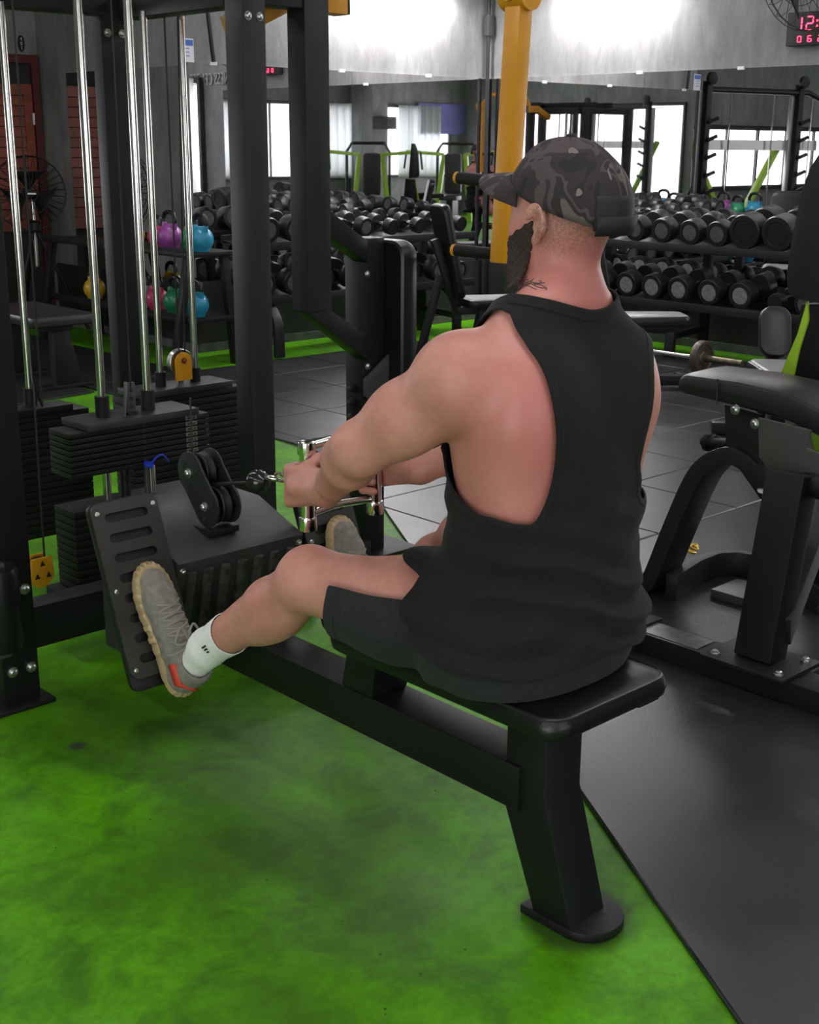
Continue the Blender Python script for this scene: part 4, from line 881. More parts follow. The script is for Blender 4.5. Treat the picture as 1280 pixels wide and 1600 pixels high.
# back pad, its post and the lime plates
XB = 3.62
bp2 = [(1300, 225), (1276, 262), (1262, 300), (1247, 375), (1239, 430), (1241, 455), (1256, 466), (1300, 474)]
px_poly(bp2, XB, 0.075, 'back_pad', VINYLG).data.materials
px_poly([(1262, 474), (1320, 474), (1320, 660), (1226, 625), (1244, 560)], XB+0.05, 0.07, 'back_post', FRAME)
px_poly([(1263, 468), (1248, 520), (1210, 610), (1234, 618), (1250, 545), (1264, 500)], XB-0.02, 0.012, 'side_plate', LIME)
px_poly([(1268, 672), (1300, 680), (1300, 720), (1276, 712)], 3.30, 0.012, 'side_plate', LIME)
Q_('back_support', MB().bb((XB, on_x(1290, 600, XB).y-0.10, TZ), (XB+0.09, on_x(1290, 600, XB).y, 0.75)), FRAME)
# gold chain lying by the arched leg
cc = on_z(1068, 856, 0.105)
t = thing('gold_chain', 'small heap of gold chain by the foot of the arched leg', 'chain', (cc.x, cc.y, 0.10))
random.seed(3)
for k in range(9):
    c = Vector((cc.x+0.03*math.sin(k*1.3), cc.y-0.012*(k-4), 0.108+0.006*(k % 2))); a = k*1.1
    e = Vector((math.cos(a), math.sin(a), 0.25)).normalized(); f_ = e.cross(Vector((0, 0, 1))).normalized()
    MB().tube([c+e*0.018*math.cos(R(q))+f_*0.011*math.sin(R(q)) for q in range(0, 360, 30)], 0.004, 6, closed=True).build('link', CHAINY, t)

# ------------------------------------------------------------------ machines that the mirrors show
def cable_rack(loc, head, label):
    t = thing('power_rack', label, 'gym machine')
    SIL = mat('silver frame', (0.45, 0.45, 0.46), 0.35, 0.6)
    for x in (-0.75, 0.75):
        MB().beam((x, 0, 0.0), (x, 0, 2.15), 0.08, 0.08, (1, 0, 0)).build('upright', FRAME, t, bevel=0.004)
        MB().beam((x+0.07, 0.05, 0.0), (x+0.07, 0.05, 2.05), 0.05, 0.05, (1, 0, 0)).build('silver_rail', SIL, t, bevel=0.004)
        MB().lathe([(0.03, -0.03), (0.07, -0.02), (0.07, 0.02), (0.03, 0.03)], (x, -0.06, 2.18), (0, 1, 0), 20).build('pulley', IRON, t)
        for k in range(5): MB().beam((x, -0.05, 0.9+0.2*k), (x-0.10, -0.10, 0.95+0.2*k), 0.04, 0.04).build('hook', IRON, t)
        MB().beam((x, -0.5, 0.04), (x, 0.6, 0.04), 0.08, 0.08).build('foot', FRAME, t, bevel=0.004)
    MB().tube([(-1.25, 0, 0.3), (-1.25, 0, 1.7), (-1.15, 0, 1.98), (-0.9, 0, 2.06), (0.75, 0, 2.06)], 0.035, 10).build('arched_bar', FRAME, t)
    MB().beam((-1.2, 0.1, 1.45), (0.75, 0.1, 1.45), 0.12, 0.06).build('crossbar', SIL, t)
    for x in (-1.0, -0.35, 0.35): MB().cyl((x, 0.02, 0.4), (x, 0.02, 2.05), 0.01, 8).build('cable', STEEL, t)
    for s in (-1, 1): MB().beam((0.1+s*0.1, 0.15, 0.5), (0.1+s*0.75, 0.15, 1.5), 0.08, 0.06, (0, 1, 0)).build('press_arm', LIME, t, bevel=0.004)
    MB().slab((0.1, 0.1, 0.5), (1, 0, 0), (0, 1, 0), 0.4, 0.5, 0.07, 0.05).build('seat_pad', VINYL, t)
    t.location = (*loc, TZ); t.rotation_euler = (0, 0, R(head)); return t
cable_rack((2.45, 8.75), 12, 'tall black and silver cable rack reflected in the right mirror')
cable_rack((-2.2, 1.0), 80, 'tall black and silver cable rack reflected behind the capped head')
def lime_machine(loc, head, label):
    t = thing('chest_press', label, 'gym machine')
    for x in (-0.35, 0.35):
        MB().beam((x, 0, 0), (x*0.6, 0.1, 1.25), 0.10, 0.08, (0, 1, 0)).build('side_frame', LIME, t, bevel=0.006)
        MB().beam((x*0.6, 0.1, 1.25), (x*2.4, -0.3, 1.30), 0.06, 0.06).build('press_arm', LIME, t, bevel=0.004)
        MB().tube([(x*2.4, -0.3, 1.30), (x*2.4, -0.45, 1.0)], 0.02, 8).build('grip', RUBBER, t)
    MB().slab((0, 0.02, 0.9), (1, 0, 0), (0, 0, 1), 0.32, 0.75, 0.08, 0.06).build('back_pad', VINYLG, t)
    MB().slab((0, -0.22, 0.42), (1, 0, 0), (0, 1, 0), 0.36, 0.40, 0.08, 0.06).build('seat_pad', VINYLG, t)
    MB().bb((-0.06, -0.25, 0.0), (0.06, 0.15, 0.42)).build('seat_post', FRAME, t)
    MB().tube([(-0.4, 0.3, 0.0), (-0.4, 0.3, 1.3), (-0.3, 0.3, 1.45), (0.3, 0.3, 1.45), (0.4, 0.3, 1.3), (0.4, 0.3, 0.0)], 0.03, 8).build('rear_hoop', FRAME, t)
    t.location = (*loc, TZ); t.rotation_euler = (0, 0, R(head)); return t
lime_machine((0.3, -2.6), 150, 'lime green press machine reflected in the left mirror')
lime_machine((-1.6, -2.4), 120, 'second lime green press machine reflected by the left mirror pillar')
t = thing('pillar_speaker', 'black speaker box hung on the pillar reflected in the left mirror', 'speaker', (-0.95, -3.6, 1.72))
MB().bb((-1.15, -3.75, 1.72), (-0.75, -3.5, 1.95)).build('case', INK, t, bevel=0.01)
MB().cyl((-0.95, -3.5, 1.835), (-0.95, -3.49, 1.835), 0.08, 20).build('cone', FRAMEG, t)
struct(MB().bb((-1.15, -4.4, 0), (-0.75, -3.76, CH)).build('wall_pillar', CONC, smooth=0))
PURP = mat('violet banner', (0.16, 0.15, 0.42), 0.6, var=0.2, vscale=2)
tag(MB().bb((-3.95, -4.45, 1.65), (-2.6, -4.43, 2.25)).build('wall_banner', PURP, smooth=0), 'violet banner hung on the rear wall, reflected in the mirror', 'banner')
# ------------------------------------------------------------------ the person: implicit surfaces meshed by surface nets
import numpy as np
class Field:
    def __init__(s, lo, hi, h):
        s.lo = np.array(lo, float); s.h = h
        s.n = np.ceil((np.array(hi, float)-s.lo)/h).astype(int)+1
        s.a = np.full(tuple(s.n), 0.5, np.float32)
    def block(s, lo, hi):
        i0 = np.maximum(np.floor((np.array(lo)-s.lo)/s.h).astype(int), 0)
        i1 = np.minimum(np.ceil((np.array(hi)-s.lo)/s.h).astype(int)+1, s.n)
        if (i1 <= i0).any(): return None, None
        sl = tuple(slice(a, b) for a, b in zip(i0, i1))
        g = np.ogrid[sl]
        return sl, [(g[k]*s.h+s.lo[k]).astype(np.float32) for k in range(3)]
    def add(s, fn, lo, hi, k=0.02, sub=False):
        m = k+0.03
        sl, P = s.block(np.array(lo)-m, np.array(hi)+m)
        if sl is None: return
        d = fn(*P); a = s.a[sl]
        if sub:
            h = np.clip(0.5-0.5*(a+d)/max(k, 1e-6), 0, 1); s.a[sl] = a*(1-h)-d*h+k*h*(1-h)
        elif k <= 0: s.a[sl] = np.minimum(a, d)
        else:
            h = np.clip(0.5+0.5*(d-a)/k, 0, 1); s.a[sl] = d*(1-h)+a*h-k*h*(1-h)
    def cone(s, a, b, r1, r2, k=0.02, flat=None, fs=1.0, sub=False):
        a = np.array(a, float); b = np.array(b, float); ba = b-a; L = ba@ba
        def fn(x, y, z):
            px, py, pz = x-a[0], y-a[1], z-a[2]
            t = np.clip((px*ba[0]+py*ba[1]+pz*ba[2])/L, 0, 1)
            qx, qy, qz = px-t*ba[0], py-t*ba[1], pz-t*ba[2]
            if flat is not None:
                w = np.array(flat, float); w = w/np.linalg.norm(w)
                e = (qx*w[0]+qy*w[1]+qz*w[2])*(fs-1)
                qx, qy, qz = qx+e*w[0], qy+e*w[1], qz+e*w[2]
            return np.sqrt(qx*qx+qy*qy+qz*qz)-(r1+(r2-r1)*t)
        r = max(r1, r2)*max(1, 1/fs)
        s.add(fn, np.minimum(a, b)-r, np.maximum(a, b)+r, k, sub)
    def chain(s, pts, rs, k=0.02, **kw):
        for i in range(len(pts)-1): s.cone(pts[i], pts[i+1], rs[i], rs[i+1], k if i == 0 else min(k, 0.012), **kw)
    def ell(s, c, r, k=0.02, R=None, sub=False):
        c = np.array(c, float); r = np.array(r, float)
        def fn(x, y, z):
            p = [x-c[0], y-c[1], z-c[2]]
            if R is not None: p = [p[0]*R[0][j]+p[1]*R[1][j]+p[2]*R[2][j] for j in range(3)]
            k0 = np.sqrt((p[0]/r[0])**2+(p[1]/r[1])**2+(p[2]/r[2])**2)
            k1 = np.sqrt((p[0]/r[0]**2)**2+(p[1]/r[1]**2)**2+(p[2]/r[2]**2)**2)
            return k0*(k0-1)/np.maximum(k1, 1e-6)
        m = r.max() if R is not None else r
        s.add(fn, c-m, c+m, k, sub)
    def sample(s, p):
        q = (np.asarray(p, float)-s.lo)/s.h
        i = np.clip(np.floor(q).astype(int), 0, s.n-2); t = q-i
        v = 0
        for dx in (0, 1):
            for dy in (0, 1):
                for dz in (0, 1):
                    w = (t[..., 0] if dx else 1-t[..., 0])*(t[..., 1] if dy else 1-t[..., 1])*(t[..., 2] if dz else 1-t[..., 2])
                    v = v+w*s.a[i[..., 0]+dx, i[..., 1]+dy, i[..., 2]+dz]
        return v
    def grad(s, p, e=0.004):
        p = np.asarray(p, float); g = []
        for k in range(3):
            d = np.zeros(3); d[k] = e; g.append(s.sample(p+d)-s.sample(p-d))
        g = np.stack(g, -1); return g/np.maximum(np.linalg.norm(g, axis=-1, keepdims=True), 1e-9)
    def mesh(s, arr=None, level=0.0):
        F = (s.a if arr is None else arr)-level
        ins = F < 0
        c = np.zeros(tuple(s.n-1), np.uint8)
        for dx in (0, 1):
            for dy in (0, 1):
                for dz in (0, 1):
                    c += ins[dx:s.n[0]-1+dx, dy:s.n[1]-1+dy, dz:s.n[2]-1+dz]
        act = np.argwhere((c > 0) & (c < 8))
        idx = -np.ones(tuple(s.n-1), np.int32); idx[tuple(act.T)] = np.arange(len(act))
        acc = np.zeros((len(act), 3)); cnt = np.zeros(len(act))
        for ax in range(3):
            o = [k for k in range(3) if k != ax]
            for u in (0, 1):
                for v in (0, 1):
                    p0 = act.copy(); p0[:, o[0]] += u; p0[:, o[1]] += v
                    p1 = p0.copy(); p1[:, ax] += 1
                    f0 = F[tuple(p0.T)]; f1 = F[tuple(p1.T)]
                    m = (f0 < 0) != (f1 < 0)
                    t = np.where(m, f0/np.where(m, f0-f1, 1), 0)
                    q = p0.astype(float); q[:, ax] += t
                    acc[m] += q[m]; cnt[m] += 1
        V = acc/cnt[:, None]*s.h+s.lo
        faces = []
        for ax in range(3):
            o = [(ax+1) % 3, (ax+2) % 3]
            A = [slice(1, -1)]*3; A[ax] = slice(0, -1); Bq = list(A); Bq[ax] = slice(1, None)
            a = ins[tuple(A)]; b = ins[tuple(Bq)]
            e = np.argwhere(a != b)
            off = np.array([1, 1, 1]); off[ax] = 0
            flip = a[tuple(e.T)]
            e = e+off
            def ci(du, dv):
                q = e.copy(); q[:, o[0]] -= du; q[:, o[1]] -= dv
                ok = (q < np.array(idx.shape)).all(1)
                r = -np.ones(len(q), np.int32); r[ok] = idx[tuple(q[ok].T)]
                return r
            Q = np.stack([ci(1, 1), ci(0, 1), ci(0, 0), ci(1, 0)], 1)
            Q[~flip] = Q[~flip][:, ::-1]
            faces.append(Q[(Q >= 0).all(1)])
        return V, np.concatenate(faces)

def clip_mesh(V, Q, f):
    """keep the part of a quad or triangle mesh where f > 0, cutting faces along f = 0"""
    T = np.concatenate([Q[:, [0, 1, 2]], Q[:, [0, 2, 3]]]) if Q.shape[1] == 4 else Q
    s = f > 0
    n = s[T].sum(1)
    keep = [T[n == 3]]
    new = {}; NV = list(map(tuple, V))
    def cut(i, j):
        key = (min(i, j), max(i, j))
        if key not in new:
            t = f[i]/(f[i]-f[j]); new[key] = len(NV); NV.append(tuple(V[i]+(V[j]-V[i])*t))
        return new[key]
    extra = []
    for t in T[(n == 1) | (n == 2)]:
        poly = []
        for k in range(3):
            i, j = int(t[k]), int(t[(k+1) % 3])
            if s[i]: poly.append(i)
            if s[i] != s[j]: poly.append(cut(i, j))
        for k in range(1, len(poly)-1): extra.append((poly[0], poly[k], poly[k+1]))
    T2 = np.concatenate(keep+([np.array(extra)] if extra else []))
    V2 = np.array(NV); used = np.unique(T2); mp = -np.ones(len(V2), int); mp[used] = np.arange(len(used))
    return V2[used], mp[T2]

CXB = 1.715                                   # middle of the body
def mir(p): return (2*CXB-p[0], p[1], p[2])
TORSO = np.array([  # z, cx, cy, half width, half depth
    (0.44, 1.715, 1.490, 0.150, 0.110), (0.50, 1.715, 1.490, 0.185, 0.140), (0.57, 1.715, 1.480, 0.187, 0.140), (0.66, 1.715, 1.472, 0.167, 0.122),
    (0.76, 1.715, 1.466, 0.163, 0.114), (0.86, 1.715, 1.466, 0.178, 0.122), (0.96, 1.717, 1.472, 0.194, 0.132),
    (1.04, 1.720, 1.478, 0.196, 0.130), (1.10, 1.720, 1.480, 0.178, 0.112), (1.15, 1.722, 1.476, 0.130, 0.088), (1.20, 1.725, 1.468, 0.075, 0.070)])
SL = (1.528, 1.500, 1.068); EL = (1.462, 1.685, 0.925); WL = (1.578, 1.925, 0.778)
SR = (1.900, 1.525, 1.050); ER = (2.000, 1.665, 0.910); WR = (1.848, 1.935, 0.775)
HL = (1.625, 1.480, 0.590); KL = (1.475, 1.850, 0.630); AL = (1.466, 2.205, 0.385)
HR = (1.805, 1.480, 0.590); KR = (1.965, 1.900, 0.600); AR = (2.000, 2.215, 0.385)
GL = (1.620, 2.040); GR = (1.810, 2.040); GZ = (0.795, 0.771, 0.747, 0.725)

def smooth_table(T, n=80):
    out = []; m = len(T)
    zs = np.linspace(T[0, 0], T[-1, 0], n)
    t = np.interp(zs, T[:, 0], np.arange(m)); res = [zs]
    for c in range(1, T.shape[1]):
        v = np.interp(zs, T[:, 0], T[:, c]); k = np.exp(-0.5*(np.arange(-8, 9)/3.5)**2); k /= k.sum()
        p = np.concatenate([np.full(8, v[0]), v, np.full(8, v[-1])]); res.append(np.convolve(p, k, 'valid'))
    return np.stack(res, 1)
TORSO = smooth_table(TORSO)
def shoe_pt(x, a, c): return np.array((x, 2.320+0.364*a-0.931*c, 0.237+0.931*a+0.364*c))
def lerp(a, b, t): return tuple(a[i]+(b[i]-a[i])*t for i in range(3))
def torso_fn(x, y, z):
    cx = np.interp(z, TORSO[:, 0], TORSO[:, 1]); cy = np.interp(z, TORSO[:, 0], TORSO[:, 2])
    a = np.interp(z, TORSO[:, 0], TORSO[:, 3]); b = np.interp(z, TORSO[:, 0], TORSO[:, 4])
    u = np.abs((x-cx)/a); v = np.abs((y-cy)/b)
    d = ((u**2.5+v**2.5)**(1/2.5)-1)*np.minimum(a, b)
    return np.maximum(d, np.maximum(0.465-z, z-1.19))
def rotm(ax, ang):
    c, s = math.cos(ang), math.sin(ang)
    return {'x': np.array([[1, 0, 0], [0, c, -s], [0, s, c]]), 'y': np.array([[c, 0, s], [0, 1, 0], [-s, 0, c]]), 'z': np.array([[c, -s, 0], [s, c, 0], [0, 0, 1]])}[ax]

def body_field(h=0.005):
    F = Field((1.28, 1.22, 0.20), (2.16, 2.46, 1.52), h)
    F.add(torso_fn, (1.5, 1.3, 0.45), (1.95, 1.65, 1.2), 0.0)
    # neck and trapezius
    F.cone((1.722, 1.462, 1.12), (1.732, 1.462, 1.29), 0.070, 0.064, 0.03)
    for sgn, S in ((-1, SL), (1, SR)):
        m = lambda dx, y, z: (1.718+sgn*dx, y, z)
        F.cone(m(0.035, 1.440, 1.195), m(0.150, 1.470, 1.098 if sgn < 0 else 1.085), 0.044, 0.042, 0.04)
        F.ell(m(0.118, 1.392, 1.030), (0.075, 0.045, 0.095), 0.05)              # shoulder blade
        F.cone(m(0.135, 1.425, 0.990), m(0.110, 1.430, 0.800), 0.062, 0.045, 0.05)  # lat
        F.ell(m(0.085, 1.560, 1.030), (0.085, 0.055, 0.070), 0.04)              # chest
    for k in range(5): F.cone((1.718, 1.318, 0.70+0.09*k), (1.718, 1.318, 0.75+0.09*k), 0.012, 0.012, 0.02, sub=True)  # spine groove
    # arms
    for S, E, W, sgn in ((SL, EL, WL, -1), (SR, ER, WR, 1)):
        S, E, W = map(np.array, (S, E, W))
        F.ell(S+np.array((sgn*0.008, 0.004, 0.0)), (0.068, 0.074, 0.074), 0.045)
        F.cone(S+np.array((-sgn*0.05, -0.03, 0.0)), S, 0.058, 0.062, 0.05)
        F.cone(S, lerp(S, E, 0.55), 0.062, 0.059, 0.03); F.cone(lerp(S, E, 0.55), E, 0.059, 0.047, 0.02)
        d = (E-S)/np.linalg.norm(E-S)
        up = np.array((0, 0.6, 0.8)); up = up-d*(up@d); up /= np.linalg.norm(up)
        F.ell(S+(E-S)*0.55+up*0.018, (0.044, 0.044, 0.075), 0.03, R=np.stack([np.cross(up, d), up, d], 1))   # biceps
        F.ell(S+(E-S)*0.50-up*0.022, (0.046, 0.040, 0.090), 0.03, R=np.stack([np.cross(up, d), up, d], 1))   # triceps
        f = (W-E)/np.linalg.norm(W-E)
        F.cone(E, E+(W-E)*0.3, 0.045, 0.050, 0.03); F.cone(E+(W-E)*0.3, E+(W-E)*0.75, 0.050, 0.035, 0.015); F.cone(E+(W-E)*0.75, W, 0.035, 0.029, 0.01)
        F.ell(E+(W-E)*0.22+np.array((sgn*0.014, 0, 0.018)), (0.030, 0.030, 0.075), 0.03, R=np.stack([np.cross(up, f), np.cross(f, np.cross(up, f)), f], 1))
    # head
    hc = np.array((1.732, 1.462, 1.352))
    F.ell(hc, (0.076, 0.098, 0.100), 0.03)
    F.ell((1.732, 1.502, 1.290), (0.058, 0.056, 0.075), 0.03)
    F.cone((1.705, 1.500, 1.243), (1.759, 1.500, 1.243), 0.028, 0.028, 0.025)     # jaw
    F.cone((1.732, 1.522, 1.243), (1.732, 1.526, 1.253), 0.020, 0.020, 0.02)     # chin
    F.cone((1.732, 1.548, 1.345), (1.732, 1.568, 1.308), 0.009, 0.014, 0.012)    # nose
    for s in (-1, 1):
        F.ell((1.732+s*0.030, 1.548, 1.343), (0.017, 0.012, 0.010), 0.008, sub=True)
        F.ell((1.732+s*0.030, 1.538, 1.342), (0.012, 0.012, 0.012), 0.003)
        F.cone((1.732+s*0.012, 1.556, 1.361), (1.732+s*0.048, 1.545, 1.359), 0.008, 0.007, 0.012)
        F.cone((1.732+s*0.050, 1.515, 1.310), (1.732+s*0.030, 1.533, 1.303), 0.018, 0.014, 0.02)   # cheek
        # ear: a rim and lobe around a hollow
        ec = np.array((1.732+s*0.076, 1.447, 1.324)); pts = []
        for a in range(0, 250, 25):
            t = math.radians(a-60); pts.append(ec+np.array((s*(0.010+0.008*max(0, -math.cos(t))), -0.013*math.cos(t), 0.025*math.sin(t)+0.003)))
        F.chain(pts, [0.0055]*len(pts), 0.008)
        F.ell(ec+np.array((s*0.004, 0.0, 0.0)), (0.007, 0.012, 0.024), 0.008)
        F.ell(ec+np.array((s*0.008, 0.004, -0.028)), (0.006, 0.008, 0.010), 0.008)
    F.cone((1.714, 1.550, 1.273), (1.750, 1.550, 1.273), 0.008, 0.008, 0.01); F.cone((1.716, 1.548, 1.261), (1.748, 1.548, 1.261), 0.008, 0.008, 0.006)
    # legs
    for H, K, A, sgn in ((HL, KL, AL, -1), (HR, KR, AR, 1)):
        H, K, A = map(np.array, (H, K, A))
        F.cone(H, H+(K-H)*0.5, 0.098, 0.088, 0.05); F.cone(H+(K-H)*0.5, K, 0.088, 0.060, 0.03)
        F.ell(K+np.array((0, 0.008, 0.012)), (0.052, 0.050, 0.050), 0.03)
        d = (A-K)/np.linalg.norm(A-K); bk = np.array((0, -0.55, -0.83)); bk = bk-d*(bk@d); bk /= np.linalg.norm(bk)
        F.cone(K, K+(A-K)*0.35, 0.055, 0.056, 0.03); F.cone(K+(A-K)*0.35, A, 0.056, 0.036, 0.02)
        F.ell(K+(A-K)*0.36+bk*0.030, (0.048, 0.042, 0.100), 0.03, R=np.stack([np.cross(bk, d), bk, d], 1))
        F.cone(A, shoe_pt(A[0], 0.055, 0.070), 0.036, 0.030, 0.02)
        F.cone(shoe_pt(A[0], 0.055, 0.058), shoe_pt(A[0], 0.20, 0.046), 0.028, 0.018, 0.015)
    F.cone((1.60, 1.49, 0.565), (1.83, 1.49, 0.565), 0.10, 0.10, 0.05)
    return F

def hand_field(F, W, G, sgn):
    """a hand closed round an upright bar at G; sgn -1 for his left hand"""
    W = np.array(W, float)
    def at(ang, r, z): t = math.radians(ang); return np.array((G[0]-sgn*r*math.cos(t), G[1]+r*math.sin(t), z))
    zc = 0.760
    F.cone(W, at(200, 0.040, 0.765), 0.030, 0.024, 0.02)
    kn = []
    for i, z in enumerate(GZ):
        k = at(150, 0.037, z); kn.append(k)
        F.cone(W+np.array((0, 0.02, (z-zc)*0.5)), k, 0.017, 0.0125, 0.012)
        r0 = (0.0112, 0.0116, 0.0110, 0.0098)[i]; cv = (0, 4, 0, -8)[i]
        pts = [k, at(88+cv, 0.0345, z-0.003), at(20+cv, 0.030, z-0.006), at(-38+cv, 0.0285, z-0.007)]
        F.chain(pts, [r0*1.12, r0, r0*0.95, r0*0.85], 0.004)
    th = [W+np.array((-sgn*0.006, 0.030, 0.020)), at(228, 0.036, 0.802), at(285, 0.032, 0.820), at(345, 0.030, 0.816)]
    F.chain(th, [0.017, 0.015, 0.0125, 0.0105], 0.010)
# ------------------------------------------------------------------ person: skin, clothes, shoes
def skin_mat():
    m, nt, n, b, L = nodes('skin')
    g = n.new('ShaderNodeNewGeometry'); P = g.outputs['Position']
    a = noise(n, L, P, 9, 6, 0.6); c = noise(n, L, P, 55, 5, 0.65)
    base = ramp(n, L, a.outputs['Fac'], (0.30, (0.48, 0.200, 0.155)), (0.70, (0.58, 0.270, 0.218)))
    fine = ramp(n, L, c.outputs['Fac'], (0.3, (0.90, 0.86, 0.84)), (0.7, (1.05, 1.05, 1.05)))
    col = mixc(n, L, 0.8, base.outputs[0], fine.outputs[0], 'MULTIPLY')
    # sun-flushed skin over the shoulder blade, back and neck
    def blob(ctr, r):
        s = n.new('ShaderNodeVectorMath'); s.operation = 'DISTANCE'; L(P, s.inputs[0]); s.inputs[1].default_value = ctr
        q = n.new('ShaderNodeMapRange'); q.inputs[1].default_value = r; q.inputs[2].default_value = r*0.3; L(s.outputs['Value'], q.inputs[0]); return q.outputs[0]
    ax = n.new('ShaderNodeMath'); ax.operation = 'MAXIMUM'; L(blob((1.60, 1.35, 1.01), 0.24), ax.inputs[0]); L(blob((1.72, 1.42, 1.24), 0.15), ax.inputs[1])
    a2 = n.new('ShaderNodeMath'); a2.operation = 'MULTIPLY'; a2.inputs[1].default_value = 0.85; L(ax.outputs[0], a2.inputs[0])
    red = n.new('ShaderNodeRGB'); red.outputs[0].default_value = (0.50, 0.155, 0.145, 1)
    col = mixc(n, L, a2.outputs[0], col, red.outputs[0])
    # cropped hair below the cap
    hb = n.new('ShaderNodeMath'); hb.operation = 'MULTIPLY'
    sep = n.new('ShaderNodeSeparateXYZ'); L(P, sep.inputs[0])
    z = n.new('ShaderNodeMapRange'); z.inputs[1].default_value = 1.240; z.inputs[2].default_value = 1.305; L(sep.outputs['Z'], z.inputs[0])
    y = n.new('ShaderNodeMapRange'); y.inputs[1].default_value = 1.475; y.inputs[2].default_value = 1.440; L(sep.outputs['Y'], y.inputs[0])
    L(z.outputs[0], hb.inputs[0]); L(y.outputs[0], hb.inputs[1])
    hn = noise(n, L, P, 260, 3, 0.7); hm = n.new('ShaderNodeMapRange'); hm.inputs[1].default_value = 0.35; hm.inputs[2].default_value = 0.65; L(hn.outputs['Fac'], hm.inputs[0])
    h2 = n.new('ShaderNodeMath'); h2.operation = 'MULTIPLY'; L(hb.outputs[0], h2.inputs[0]); L(hm.outputs[0], h2.inputs[1])
    h3 = n.new('ShaderNodeMath'); h3.operation = 'MULTIPLY'; h3.inputs[1].default_value = 0.75; L(h2.outputs[0], h3.inputs[0])
    hair = n.new('ShaderNodeRGB'); hair.outputs[0].default_value = (0.10, 0.060, 0.045, 1)
    col = mixc(n, L, h3.outputs[0], col, hair.outputs[0])
    L(col, b.inputs['Base Color']); b.inputs['Roughness'].default_value = 0.48
    b.inputs['Subsurface Weight'].default_value = 0.12; b.inputs['Subsurface Radius'].default_value = (0.012, 0.005, 0.003)
    bp = n.new('ShaderNodeBump'); bp.inputs['Strength'].default_value = 0.25; bp.inputs['Distance'].default_value = 0.002; L(c.outputs['Fac'], bp.inputs['Height']); L(bp.outputs[0], b.inputs['Normal'])
    return m
def cloth_mat(name, c0, c1, scale, rough=0.9):
    m, nt, n, b, L = nodes(name); tc = n.new('ShaderNodeTexCoord'); mp = n.new('ShaderNodeMapping'); mp.inputs['Scale'].default_value = (1, 1, 2.2); L(tc.outputs['Object'], mp.inputs[0])
    a = noise(n, L, mp.outputs[0], scale, 5, 0.7); r = ramp(n, L, a.outputs['Fac'], (0.35, c0), (0.65, c1)); L(r.outputs[0], b.inputs['Base Color'])
    b.inputs['Roughness'].default_value = rough; b.inputs['Sheen Weight'].default_value = 0.03; b.inputs['Specular IOR Level'].default_value = 0.3
    w_ = noise(n, L, tc.outputs['Object'], 420, 2, 0.5); bp = n.new('ShaderNodeBump'); bp.inputs['Strength'].default_value = 0.3; bp.inputs['Distance'].default_value = 0.001; L(w_.outputs['Fac'], bp.inputs['Height']); L(bp.outputs[0], b.inputs['Normal'])
    return m
SKIN = skin_mat()
SHIRT = cloth_mat('black jersey', (0.0072, 0.0072, 0.0075), (0.0105, 0.0105, 0.0105), 60)
SHORTS = cloth_mat('charcoal melange', (0.011, 0.011, 0.0115), (0.029, 0.029, 0.0295), 240)
MAN = thing('person', 'man in black tank top and camouflage cap rowing on the bench', 'person', (1.715, 1.48, 0.503))
BF = body_field(0.005); hand_field(BF, WL, GL, -1); hand_field(BF, WR, GR, 1)
BV, BQ = BF.mesh()
def on_pad(V, z):
    m = (V[:, 0] > 1.46) & (V[:, 0] < 1.97) & (V[:, 1] > 1.26) & (V[:, 1] < 1.91); V[m, 2] = np.maximum(V[m, 2], z)
    return V
BV = on_pad(BV, 0.507)
mesh_obj('body', BV, BQ, SKIN, MAN)

def segd(P, a, b):
    a = np.array(a); b = np.array(b); ba = b-a; t = np.clip(((P-a)@ba)/(ba@ba), 0, 1); return np.linalg.norm(P-a-t[:, None]*ba, axis=1), t
def sstep(x, a, b): t = np.clip((x-a)/(b-a), 0, 1); return t*t*(3-2*t)
def poly_sd(p, poly):
    """signed distance to a polygon, negative inside"""
    poly = np.array(poly, float); d = np.full(len(p), 1e9); ins = np.zeros(len(p), bool)
    for i in range(len(poly)):
        a, b = poly[i], poly[(i+1) % len(poly)]; e = b-a; w_ = p-a; t = np.clip((w_@e)/(e@e), 0, 1)
        d = np.minimum(d, np.linalg.norm(w_-t[:, None]*e, axis=1))
        c = (a[1] <= p[:, 1]) != (b[1] <= p[:, 1]); x = a[0]+(p[:, 1]-a[1])/np.where(b[1] != a[1], b[1]-a[1], 1)*e[0]; ins ^= c & (p[:, 0] < x)
    return np.where(ins, -d, d)
def catmull(P, n=6):
    P = [np.array(p, float) for p in P]; out = []; m = len(P)
    for i in range(m):
        a, b, c, d = P[i-1], P[i], P[(i+1) % m], P[(i+2) % m]
        for k in range(n): t = k/n; out.append(0.5*(2*b+(c-a)*t+(2*a-5*b+4*c-d)*t*t+(3*b-a-3*c+d)*t**3))
    return out
